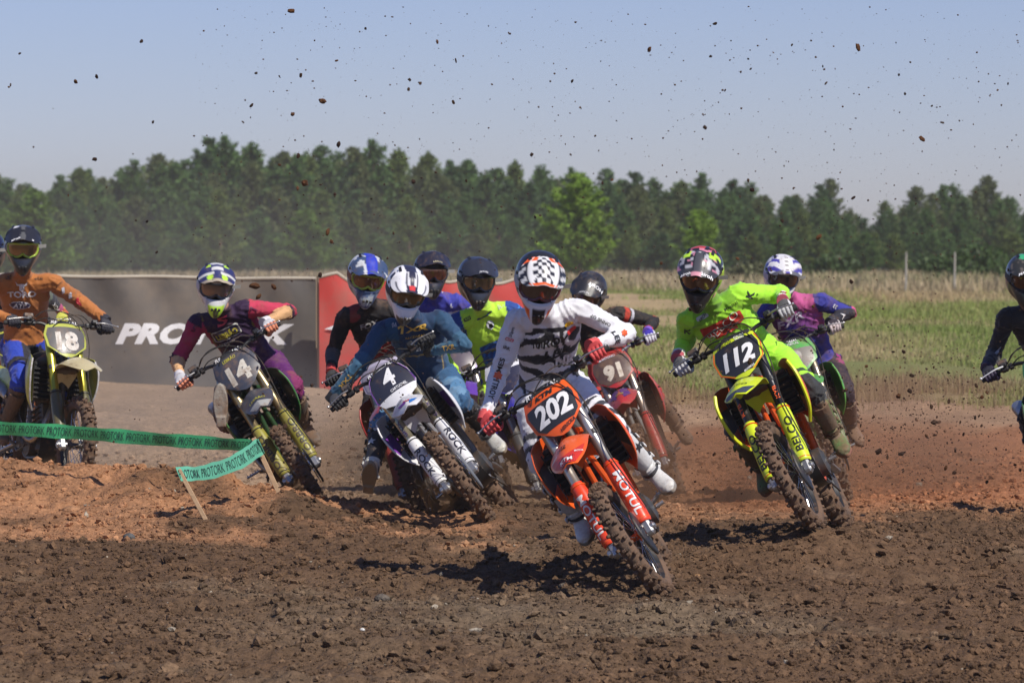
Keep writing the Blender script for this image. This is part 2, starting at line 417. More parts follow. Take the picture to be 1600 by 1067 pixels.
    mb.build('triple_clamp', st.get('clampm', M_DARKM), root, xform=sx)
    # handlebar
    mb = MB(); bp = [FK(.99, -.035, -.41), FK(.995, -.02, -.26), FK(.985, .0, -.15), FK(.95, .004, -.07), FK(.95, .004, .07), FK(.985, .0, .15), FK(.995, -.02, .26), FK(.99, -.035, .41)]
    tube(mb, bp, .0125, 10, n=36); bar = mb.build('handlebar', st.get('barm', M_BLK), root, xform=sx)
    if st.get('cross'): 
        mb = MB(); tube(mb, [FK(1.0, .0, -.14), FK(1.0, .0, .14)], .007, 8); mb.build('crossbar', M_ALU, bar, xform=sx)
    for s in (-1, 1):
        mb = MB(); g0, g1 = FK(.9935, -.0245, .29 * s), FK(.99, -.035, .41 * s)
        ln = 14; pts = [g0 + (g1 - g0) * i / ln for i in range(ln + 1)]; tube(mb, pts, [.0165 + .0012 * (i % 2) for i in range(ln + 1)], 12)
        tube(mb, [g0, g0 + (g1 - g0) * .05], .023, 12); mb.build('grip', mat('grip_rubber', (.03, .03, .03), .8), bar, xform=sx)
        mb = MB(); c = FK(.995, -.005, .245 * s)
        box(mb, c, (.05, .05, .04), axes=FORKAX, b=.008); box(mb, c + FF * .03 + UU * .012, (.035, .045, .035), axes=FORKAX, b=.008)
        if s < 0: box(mb, c + FF * .028 + UU * .03, (.034, .07, .034), axes=FORKAX, b=.006, mi=1)
        else: tube(mb, [c, c + UU * .035 + FF * .02], [.012, .008], 8)
        box(mb, FK(.992, -.012, .2 * s), (.04, .03, .036), axes=FORKAX, b=.006)
        mb.build('lever_perch', [M_BLK, M_DARKM], bar, xform=sx)
        mb = MB(); tube(mb, [FK(.99, .04, .25 * s), FK(.985, .056, .30 * s), FK(.978, .052, .36 * s), FK(.972, .044, .405 * s)], [.008, .0075, .006, .0065], 8, n=12, flat=.7)
        ball(mb, FK(.972, .044, .41 * s), .009, 8, 6); mb.build('lever', st.get('leverm', M_ALU), bar, xform=sx)
    mb = MB(); pts = cr([FK(.955, .03, -.11), FK(.965, .034, 0), FK(.955, .03, .11)], 9); tube(mb, pts, [.026, .031, .032, .033, .033, .033, .032, .031, .026], 14, flat=.85)
    pad = mb.build('bar_pad', mat('bar_pad_foam_' + st['id'], st.get('pad', BLACK), .75, dirt=.2), bar, xform=sx)
    if st.get('padtxt'):
        mb = MB(); v, f = text2d(st['padtxt'], .026, .02, .2); v[:, 0] *= min(1.3, .2 / np.ptp(v[:, 0]))
        decal(mb, v, f, lambda a, b: FK(.963 + b * .9, .064 - abs(b) * .15, a), col=WHITE); mb.build('pad_lettering', TX, pad, color=True, xform=sx, angle=0)
    # cables and hoses
    mb = MB()
    tube(mb, [FK(.995, .03, -.22), FK(1.03, .09, -.15), FK(1.02, .11, -.02), FK(.96, .09, .08), FK(.85, .03, .14)], .0036, 6, n=24)
    tube(mb, [FK(.99, .02, .22), FK(1.02, .08, .13), FK(1.0, .09, .03), FK(.93, .07, -.08), FK(.84, .0, -.13)], .0036, 6, n=24)
    tube(mb, [FK(.99, .03, -.23), FK(1.05, .07, -.12), FK(1.03, .09, 0), FK(.97, .10, .12), FK(.80, .07, .165), FK(.62, .03, .15), FK(.46, .045, .135), FK(.30, .05, .145), FK(.1, .02, .16)], .0038, 6, n=50)
    tube(mb, [FK(.99, .0, -.2), FK(1.0, .05, -.12), FK(.96, .06, -.03), FK(.87, .0, -.03)], .004, 6, n=18)
    mb.build('control_cables', M_RUB, root, xform=sx)
    # brake caliper and disc guard
    mb = MB(); box(mb, FK(.10, -.09, .085), (.10, .045, .06), axes=FORKAX, b=.012); box(mb, FK(.13, -.06, .10), (.05, .03, .09), axes=FORKAX, b=.008)
    mb.build('brake_caliper', M_ALU, root, xform=sx)
    mb = MB(); n = 16
    rows = []
    for r0, yy in ((.045, .088), (.09, .092), (.138, .088), (.144, .075)): rows.append([AXF + np.array([math.cos(a) * r0, yy, math.sin(a) * r0]) for a in np.linspace(-2.0 if st.get('discg') else -1.2, 1.15, n)])
    patch(mb, rows, 7, n, -.003); mb.build('disc_guard', st.get('discm', M_BLK), root, xform=sx)
    # number plate
    hw = [(.950, .122), (.945, .130), (.865, .156), (.765, .142), (.695, .060), (.675, .02)] if not st.get('roundplate') else [(.965, .07), (.93, .115), (.86, .142), (.76, .150), (.70, .12), (.66, .04)]
    hw = st.get('hw', hw)
    def pf(t, y, o=0): return FK(t, .085 - 1.6 * y * y - .9 * (t - .8) ** 2 + o, y)
    rows = [[pf(t, w * u, (.0)) for u in np.linspace(-1, 1, 9)] for t, w in hw]
    tt = np.linspace(0, len(hw) - 1, 26); Th = np.interp(tt, range(len(hw)), [a for a, _ in hw]); Wd = np.interp(tt, range(len(hw)), [b for _, b in hw])
    def hws(t): return np.interp(-t, [-a for a, _ in hw], [b for _, b in hw])
    mb = MB(); patch(mb, [[pf(a, b * u) for u in np.linspace(-1, 1, 15)] for a, b in zip(Th, Wd)], th=-.004, fine=False)
    pl = mb.build('number_plate', PLATE, root, xform=sx)
    top, bot, ins = st.get('panel', (.925, .705, .014)); mb = MB()
    ts = np.linspace(top, bot, 20)
    patch(mb, [[pf(t, max(.01, hws(t) - ins) * u, .0052) for u in np.linspace(-1, 1, 15)] for t in ts], th=-.0012, fine=False)
    mb.build('number_background', NUMBG, pl, xform=sx)
    if st.get('trim') is not None:
        mb = MB(); 
        tube(mb, [pf(t, -(hws(t) - .004), .004) for t in ts] + [pf(t, (hws(t) - .004), .004) for t in ts[::-1]], .0035, 5, col=st['trim'])
        mb.build('plate_trim', TX, pl, color=True, xform=sx)
    mb = MB()
    for (T, size, tc0, yc0, col, kw) in st['plate_txt']:
        v, f = text2d(T, size, kw.get('bold', .02), kw.get('shear', .12), kw.get('space', 1.0)); v = v.copy(); v[:, 0] *= kw.get('sx', 1)
        w = kw.get('w');
        if w: v[:, 0] *= w / np.ptp(v[:, 0])
        v, f = subdiv(v, f, .05); sl = kw.get('slope', 0)
        decal(mb, v, f, lambda a, b: pf(tc0 + b + sl * a, yc0 + a, .0085), col=col)
    mb.build('number_lettering', TX, pl, color=True, xform=sx, angle=0)
    # front fender
    FD = [(1.10, .80, .060, .030), (1.20, .89, .085, .035), (1.30, .945, .105, .04), (1.45, .955, .118, .045), (1.60, .93, .115, .042), (1.72, .895, .092, .03), (1.80, .862, .05, .014)]
    def fz(i, u, o=0):
        x, z, w, d = i; e = abs(u); return np.array([x - .02 * e * e, u * w, z - d * e ** 2.2 + .012 * (1 - e) ** 2 + o])
    mb = MB(); g = patch(mb, [[fz(i, u) for u in (-1, -.75, -.4, 0, .4, .75, 1)] for i in FD], 22, 15, .004)
    fd = mb.build('front_fender', MAIN if not st.get('fenderm') else mat('fender_' + st['id'], st['fenderm'], .36, dirt=dirt, coat=.2), root, xform=sx)
    FDa = np.array(FD)
    def fmap(xx, y, o=.003):
        z, w, d = [np.interp(xx, FDa[:, 0], FDa[:, k]) for k in (1, 2, 3)]; return fz((xx, z, w, d), np.clip(y / w, -1, 1), o)
    for (T, size, xc, yc, col, w) in st.get('fender_txt', []):
        mb = MB(); v, f = text2d(T, size, .02, .1); v = v.copy(); v[:, 0] *= w / np.ptp(v[:, 0]); v, f = subdiv(v, f, .02)
        decal(mb, v, f, lambda a, b: fmap(xc - b, yc + a, .0065), col=col); mb.build('fender_lettering', TX, fd, color=True, xform=sx, angle=0)
    for (pts, col) in st.get('fender_poly', []):
        mb = MB(); v, f = poly(pts); v, f = subdiv(v, f, .02); decal(mb, v, f, lambda a, b: fmap(a, b, .0045), col=col); mb.build('fender_graphic', TX, fd, color=True, xform=sx, angle=0)
    # radiators, shrouds
    for s in (-1, 1):
        mb = MB(); box(mb, (1.02, .135 * s, .80), (.04, .115, .25), b=.008); box(mb, (1.02, .135 * s, .935), (.05, .10, .03), b=.008)
        rd = mb.build('radiator', M_RAD, root)
        mb = MB()
        for k in range(7): box(mb, (1.055, .135 * s, .70 + .034 * k), (.035, .12, .005), axes=np.array([[.87, 0, -.5], [0, 1, 0], [.5, 0, .87]]), b=.001)
        box(mb, (1.055, .198 * s, .80), (.04, .006, .27), b=.002); mb.build('radiator_louvres', M_BLK, rd)
        mb = MB(); rows = [
            [(.62, .115, .98), (.80, .145, 1.0), (.96, .19, 1.005), (1.09, .225, .985), (1.135, .232, .965)],
            [(.64, .13, .93), (.80, .165, .93), (.96, .215, .92), (1.11, .252, .90), (1.165, .25, .89)],
            [(.70, .14, .88), (.82, .17, .85), (.96, .22, .82), (1.10, .258, .79), (1.155, .25, .785)],
            [(.80, .145, .80), (.88, .17, .77), (.97, .205, .73), (1.06, .235, .69), (1.11, .232, .68)],
            [(.90, .145, .70), (.94, .155, .68), (.98, .175, .65), (1.02, .19, .62), (1.04, .19, .605)]]
        rows = np.array(rows); rows[:, :, 1] *= s; patch(mb, rows, 16, 16, .004 * s)
        sh = mb.build('radiator_shroud', MAIN if not st.get('shroud') else mat('shroud_' + st['id'], st['shroud'], .36, dirt=dirt, coat=.2), root)
        if st.get('shroud2') is not None:
            mb = MB(); g = grid(rows, 16, 16); nrmv = np.cross(np.gradient(g, axis=0), np.gradient(g, axis=1)); nrmv /= np.linalg.norm(nrmv, axis=2, keepdims=True)
            gg = (g + nrmv * .003 * s)[5:11, 1:15]; patch(mb, gg, th=.002 * s, fine=False, col=st['shroud2']); mb.build('shroud_graphic', TX, sh, color=True)
        if st.get('edge') is not None:
            mb = MB(); g = grid(rows, 16, 16); tube(mb, g[:, -1], st.get('edgew', .006), 6, col=st['edge']); mb.build('shroud_edge', TX, sh, color=True)
    # tank, seat, panels
    mb = MB(); L = []
    for x, z, w, h in ((.66, .93, .07, .05), (.75, .945, .10, .07), (.88, .95, .11, .085), (.98, .955, .09, .075), (1.03, .955, .05, .05)):
        a = np.linspace(0, 2 * math.pi, 16, endpoint=False); L.append(np.c_[np.full(16, x), w * np.cos(a), z + h * np.sin(a)])
    rings(mb, L); tube(mb, [(.86, 0, 1.03), (.86, 0, 1.055)], [.032, .028], 14); mb.build('fuel_tank', mat('tank_plastic_' + st['id'], st.get('tank', (.05, .05, .05)), .5, dirt=.3), root)
    mb = MB(); L = []
    for x, z, w, h in ((.86, 1.015, .05, .02), (.80, 1.02, .062, .035), (.65, 1.0, .075, .042), (.45, .975, .08, .045), (.25, .975, .08, .042), (.06, .985, .075, .035), (-.04, .99, .06, .018)):
        a = np.linspace(0, 2 * math.pi, 14, endpoint=False); L.append(np.c_[np.full(14, x), w * np.sign(np.cos(a)) * abs(np.cos(a)) ** .6, z + h * np.sign(np.sin(a)) * abs(np.sin(a)) ** .6])
    rings(mb, L); mb.build('seat', mat('seat_cover_' + st['id'], st.get('seat', (.03, .03, .03)), .8, dirt=.3, bump=.3), root)
    for s in (-1, 1):
        mb = MB(); rows = np.array([[(.55, .12, .93), (.35, .13, .945), (.15, .12, .955), (-.02, .10, .96)], [(.52, .14, .84), (.33, .155, .85), (.12, .15, .87), (-.05, .12, .91)], [(.45, .14, .74), (.30, .155, .75), (.12, .15, .79), (-.03, .12, .87)]])
        rows[:, :, 1] *= s; patch(mb, rows, 10, 12, -.004 * s); mb.build('side_panel', PLATE, root)
    mb = MB(); patch(mb, [[(x, w * u, z - d * abs(u) ** 2) for u in (-1, -.6, 0, .6, 1)] for x, z, w, d in ((.10, .955, .095, .05), (-.10, .97, .10, .05), (-.30, 1.0, .085, .04), (-.46, 1.035, .05, .02))], 14, 11, .004)
    mb.build('rear_fender', MAIN, root)
    # frame and engine
    mb = MB()
    tube(mb, [(1.09, 0, .98), (1.11, 0, .88)], .035, 12)
    for s in (-1, 1):
        tube(mb, [(1.07, .03 * s, .95), (.95, .09 * s, .90), (.75, .12 * s, .80), (.58, .10 * s, .62), (.55, .09 * s, .40)], [.028, .028, .028, .03, .026], 10, n=16, flat=.7)
        tube(mb, [(1.08, .02 * s, .86), (1.04, .035 * s, .6), (.98, .06 * s, .36), (.88, .07 * s, .29), (.60, .07 * s, .30), (.54, .08 * s, .42)], .017, 10, n=20)
        tube(mb, [(.80, .06 * s, .86), (.4, .07 * s, .90), (.05, .06 * s, .92)], .012, 8); tube(mb, [(.58, .08 * s, .60), (.3, .07 * s, .80), (.05, .06 * s, .90)], .012, 8)
    mb.build('frame', mat('frame_paint_' + st['id'], st.get('frame', (.05, .05, .05)), .4, metal=.3, dirt=.4), root)
    mb = MB(); ax = np.array([[.97, 0, .22], [0, 1, 0], [-.22, 0, .97]])
    box(mb, (.84, 0, .56), (.15, .16, .22), axes=ax, b=.02)
    for k in range(5): box(mb, (.845 - .01 * k, 0, .48 + .035 * k), (.17, .19, .008), axes=ax, b=.002)
    box(mb, (.82, 0, .70), (.17, .15, .09), axes=ax, b=.02); box(mb, (.74, 0, .385), (.36, .20, .17), b=.04)
    tube(mb, [(.80, -.14, .38), (.80, .14, .38)], [.085, .085], 20); tube(mb, [(.66, -.135, .40), (.66, .125, .40)], .07, 18)
    tube(mb, [(.80, .14, .38), (.80, .155, .38)], [.075, .05], 20); tube(mb, [(.66, -.135, .40), (.66, -.155, .40)], [.07, .05], 18)
    mb.build('engine', M_DARKM, root)
    mb = MB(); tube(mb, [(.92, 0, .68), (1.0, -.03, .63), (1.02, -.09, .50), (.95, -.14, .40), (.80, -.165, .45), (.60, -.165, .60), (.42, -.15, .72)], [.022, .023, .024, .024, .024, .026, .028], 12, n=30)
    mb.build('exhaust_header', mat('heat_tinted_steel', (.35, .28, .22), .35, metal=.9, dirt=.4), root)
    mb = MB(); tube(mb, [(.44, -.155, .71), (.36, -.165, .76), (.30, -.17, .79), (.0, -.19, .88), (-.03, -.19, .885)], [.03, .045, .052, .052, .035], 16, n=18, flat=.85); mb.build('muffler', M_ALU, root)
    mb = MB(); patch(mb, [[(x, y, z) for y in (-.11, -.05, .05, .11)] for x, z in ((1.03, .45), (1.0, .33), (.90, .262), (.62, .262))], 10, 6, -.004); mb.build('skid_plate', M_BLK, root)
    mb = MB()
    for s in (-1, 1): tube(mb, [(.56, .085 * s, .41), (.30, .10 * s, .375), (-.05, .095 * s, .337)], [.032, .03, .024], 10, n=10, flat=.6)
    box(mb, (.40, 0, .39), (.12, .17, .05), b=.012); mb.build('swingarm', M_ALU, root)
    mb = MB(); lathe_y(mb, [(.105, .062), (.112, .064), (.105, .067), (.03, .067), (.03, .062)], (0, 0, .335), 40)
    for z0, z1 in ((.447, .42), (.223, .345)): box(mb, (.33, .066, (z0 + z1) / 2), (.67, .012, .015), axes=np.array([nrm([.66, 0, z1 - z0]), [0, 1, 0], np.cross(nrm([.66, 0, z1 - z0]), (0, 1, 0))]), b=.002)
    mb.build('chain_and_sprocket', M_DARKM, root)
    mb = MB(); tube(mb, [(.40, 0, .42), (.46, 0, .85)], .028, 12); tube(mb, [(.395 + .0115 * k * .5 + .01 * 0, 0, .46 + k * .0) for k in range(2)], .03, 6)
    for k in range(7): tube(mb, [(.41 + .006 * k, .0, .50 + .042 * k), (.412 + .006 * k, .0, .512 + .042 * k)], .046, 14)
    mb.build('rear_shock', mat('shock_spring', (.6, .6, .6), .35, metal=.5), root)
    for s in (-1, 1):
        mb = MB(); box(mb, (.60, .235 * s, .405), (.055, .10, .012), b=.003)
        for k in range(5): box(mb, (.60, (.195 + .02 * k) * s, .416), (.05, .004, .014), b=.001)
        tube(mb, [(.585, .10 * s, .36), (.60, .19 * s, .40)], .013, 8); mb.build('footpeg', M_ALU, root)
    mb = MB(); tube(mb, [(.66, .14, .36), (.72, .17, .355), (.80, .175, .37)], .007, 8); tube(mb, [(.80, .165, .37), (.80, .21, .372)], .011, 8); mb.build('gear_lever', M_ALU, root)
    mb = MB(); tube(mb, [(.60, -.15, .36), (.72, -.18, .33), (.86, -.175, .36)], .008, 8, n=8); box(mb, (.87, -.175, .368), (.05, .03, .012), b=.003); mb.build('brake_pedal', M_DARKM, root)
    if st.get('holeshot'):
        mb = MB(); box(mb, FK(.5, .05, .105), (.05, .05, .03), axes=FORKAX, b=.006); mb.build('start_device', M_BLK, root, xform=sx)
    # world positions the rider needs
    W = np.array(Mx); 
    def tw(p): p = np.asarray(p, float); return W[:3, :3] @ p + W[:3, 3]
    def ts_(p): return tw(rot_about(np.array([p]), AXF - FF * .022, UU, R(steer))[0])
    info = dict(root=root, up=W[:3, 2], fwd=W[:3, 0], left=W[:3, 1], tw=tw)
    for s, k in ((-1, 'R'), (1, 'L')):
        info['grip' + k] = ts_(FK(.9915, -.030, .345 * s)); info['gax' + k] = nrm(ts_(FK(.99, -.035, .41 * s)) - ts_(FK(.9935, -.0245, .29 * s)))
        info['peg' + k] = tw((.60, .235 * s, .42))
    info['axle'] = ts_(AXF)
    return info
# ------------------------------------------------------------------ rider
def to_frame(v, O, A):                 # world -> frame rows A
    return (v - O) @ np.asarray(A).T
_lib = {}
def lib_glove():
    """a gloved fist round a bar; frame: x = outboard along the bar, y = towards the wrist, z = up over the bar. Origin on the bar axis."""
    if 'glove' in _lib: return _lib['glove']
    mb = MB(); rho = .0285; xs = [.033, .011, -.011, -.033]; rad = [.0088, .0102, .0106, .0098]; ln = [235, 262, 268, 250]
    for x, r, e in zip(xs, rad, ln):
        pts = []; 
        for i, th in enumerate(np.linspace(62, e, 9)):
            k = rho + (.004 if i in (0, 1, 2) else 0) - (.003 if i > 6 else 0); pts.append([x * (1.04 if i < 4 else .96), math.cos(R(th)) * k, math.sin(R(th)) * k])
        tube(mb, pts, [r * 1.08, r * 1.1, r * 1.12, r, r * 1.05, r * .95, r, r * .92, r * .75], 10); ball(mb, pts[-1], r * .8, 8, 6); ball(mb, pts[3], r * 1.16, 8, 6)
    # palm and back of the hand
    L = []
    for y, z, w, t in ((.105, .012, .027, .022), (.085, .016, .029, .021), (.06, .024, .036, .019), (.035, .031, .043, .017), (.012, .036, .045, .0135)):
        a = np.linspace(0, 2 * math.pi, 18, endpoint=False); L.append(np.c_[w * np.cos(a), np.full(18, y) + t * .4 * np.sin(a), z + t * np.sin(a)])
    rings(mb, L); ball(mb, (-.024, .034, .012), (.018, .026, .018)); ball(mb, (.026, .034, .008), (.016, .026, .018))
    tube(mb, [(-.024, .055, .008), (-.043, .036, -.004), (-.050, .012, -.022), (-.040, -.014, -.030), (-.026, -.026, -.026)], [.013, .013, .0115, .0105, .009], 10, n=12); ball(mb, (-.026, -.026, -.026), .009, 8, 6)
    tube(mb, [(0, .085, .014), (0, .135, .012)], [.029, .031], 16, flat=.8)
    _lib['glove'] = remeshed(mb, .0030, 2, .5); return _lib['glove']
def lib_boot():
    """right or left boot alike; frame: x = toe, y = outside, z = up along the shin; origin at the ankle joint, sole at z=-.085"""
    if 'boot' in _lib: return _lib['boot']
    mb = MB(); a = np.linspace(0, 2 * math.pi, 28, endpoint=False)
    def outline(k, z, dx=0): 
        x = .065 + (.152 * k) * np.cos(a) + dx; w = np.interp(np.cos(a), [-1, -.5, .2, .7, 1], [.034, .040, .050, .047, .030]) * k
        return np.c_[x, w * np.sign(np.sin(a)) * abs(np.sin(a)) ** .75, np.full(28, z) + np.where(x > .12, (x - .12) * .12, 0)]
    rings(mb, [outline(.97, -.088), outline(1.03, -.082), outline(1.03, -.062), outline(.98, -.058)])
    box(mb, (-.035, 0, -.092), (.075, .07, .014), b=.006)
    L = []
    for x, z, w, h in ((-.078, -.035, .018, .03), (-.065, -.02, .034, .048), (-.03, -.01, .041, .06), (.02, -.01, .042, .065), (.06, -.02, .043, .052), (.10, -.032, .046, .038), (.15, -.040, .047, .030), (.19, -.042, .040, .026), (.212, -.045, .024, .016)):
        L.append(np.c_[np.full(28, x), w * np.cos(a), z + h * np.sin(a) * np.where(np.sin(a) < 0, .55, 1)])
    rings(mb, L); L = []
    for z, x, rx, ry in ((-.03, .0, .062, .043), (.03, .004, .060, .047), (.09, .0, .060, .050), (.16, -.004, .066, .055), (.24, -.008, .072, .061), (.30, -.006, .074, .063), (.335, -.002, .074, .064)):
        L.append(np.c_[x + rx * np.cos(a), ry * np.sin(a), np.full(28, z) + (.02 * np.cos(a) if z > .2 else 0)])
    rings(mb, L)
    # shin plate, ankle ridge, toe cap, calf panel stand proud
    patch(mb, [[(-.004 + (r + .006) * math.cos(t), (r - .008) * math.sin(t), z) for t in (-.9, -.5, 0, .5, .9)] for z, r in ((.09, .062), (.16, .068), (.24, .074), (.32, .078))], 10, 9, .008)
    tube(mb, [(.0, -.052, -.005), (-.045, -.04, .02), (-.068, 0, .02), (-.045, .04, .02), (.0, .052, -.005)], .011, 8, n=16)
    for z in (.05, .065): tube(mb, [(.062, -.03, z), (.07, 0, z), (.062, .03, z)], .007, 8, n=8)
    for (c, s) in (((.045, .058, .045), (.03, .014, .03)), ((.03, .062, .11), (.035, .012, .03)), ((.03, .068, .19), (.035, .012, .03)), ((.03, .073, .265), (.035, .012, .03))): box(mb, c, s, b=.004)
    _lib['boot'] = remeshed(mb, .0052, 2, .5)
    sm = MB()
    for z, x0, r, k in ((.035, .045, .064, .052), (.11, .0, .068, .058), (.19, -.004, .075, .064), (.265, -.006, .080, .069)):
        t = np.linspace(-1.5, 2.0, 16); rows = [[(x0 * 0 + r * math.cos(q) + (x0 if z < .05 else 0) * .35, k * math.sin(q), z + dz + .006 * q) for q in t] for dz in (-.009, .009)]
        patch(sm, rows, 3, 16, -.004)
        box(sm, (r * math.cos(1.2), k * math.sin(1.2) + .004, z + .006), (.03, .012, .024), b=.003)
    _lib['straps'] = sm; return _lib['boot']
def lib_helmet():
    """frame x = face, y = left, z = up, origin at the middle of the head"""
    if 'helmet' in _lib: return _lib['helmet']
    NA, NE = 120, 72; az = np.linspace(-math.pi, math.pi, NA, endpoint=False); el = np.linspace(R(-78), R(90), NE)
    A, E = np.meshgrid(az, el)                          # rows = el
    E2 = E + 0
    # eye port: bend the grid so that the port's edge follows rows
    d = np.stack([np.cos(E2) * np.cos(A), np.cos(E2) * np.sin(A), np.sin(E2)], -1)
    a_ = np.where(d[..., 0] > 0, .150, .150); b_ = np.where(d[..., 2] > 0, .128, .126); c_ = np.where(d[..., 2] > 0, .142, .158)
    p = 2.25; r = (abs(d[..., 0] / a_) ** p + abs(d[..., 1] / b_) ** p + abs(d[..., 2] / c_) ** p) ** (-1 / p)
    aa = np.abs(A); chin = np.exp(-(aa / R(42)) ** 2.2) * np.exp(-((E + R(38)) / R(19)) ** 2); r = r + .075 * chin
    cheek = np.exp(-((aa - R(55)) / R(20)) ** 2) * np.exp(-((E + R(42)) / R(18)) ** 2); r = r - .014 * cheek
    ridge = .008 * np.exp(-(aa / R(13)) ** 4) * np.exp(-((E - R(65)) / R(30)) ** 2); r = r + ridge
    r = r + .010 * np.exp(-((aa - R(160)) / R(25)) ** 2) * np.exp(-((E - R(10)) / R(16)) ** 2)
    r = np.where(E < R(-50), r * (1 - .12 * np.clip((R(-50) - E) / R(28), 0, 1) * np.clip((aa - R(60)) / R(60), 0, 1)), r)
    v = d * r[..., None]
    lowv = np.clip((-v[..., 2] - .015) / .15, 0, 1.2); fwd_ = np.clip((v[..., 0] + .06) / .12, 0, 1); v[..., 1] *= 1 - .50 * lowv ** 1.25 * fwd_; v[..., 2] *= 1 + .10 * lowv * fwd_
    lo = lambda q: R(-19) + R(7) * np.clip((np.degrees(q) - 20) / 40, 0, 1) ; hi = R(17)
    f = []
    for i in range(NE - 1):
        for j in range(NA):
            k = (j + 1) % NA; e = (el[i] + el[i + 1]) / 2; q = abs(az[j] + math.pi / NA)
            if q < R(60) and lo(q) < e < hi: continue
            f.append((i * NA + j, i * NA + k, (i + 1) * NA + k, (i + 1) * NA + j))
    # inner skin for thickness
    N = NA * NE; vin = v * .90; fi = [tuple(N + t for t in q[::-1]) for q in f]
    cnt = {}
    for q in f:
        for t in range(4): e = (q[t], q[(t + 1) % 4]); cnt[e] = 1
    side = [(b, a, N + a, N + b) for (a, b) in cnt if (b, a) not in cnt and a // NA < NE - 1]
    _lib['helmet'] = (np.vstack([v.reshape(-1, 3), vin.reshape(-1, 3)]), f + fi + side, np.r_[A.ravel(), A.ravel()], np.r_[E.ravel(), E.ravel()]); return _lib['helmet']
def peak_grid(up=0.0, length=1.0):
    # rows run from the crown forward to the lip
    rows = []
    for x, z, w, d in ((.035, .150, .075, .012), (.075, .152, .112, .04), (.115, .140, .124, .060), (.155, .118, .122, .055), (.195, .100, .108, .042), (.225, .088, .085, .028)):
        rows.append([(x * 1 - (.03 * abs(u) ** 2.5 if x > .1 else 0), w * u, z - d * abs(u) ** 2.4 + .004 * math.exp(-(u / .28) ** 2) - .003 * math.exp(-((abs(u) - .42) / .16) ** 2)) for u in np.linspace(-1, 1, 11)])
    return np.array(rows)
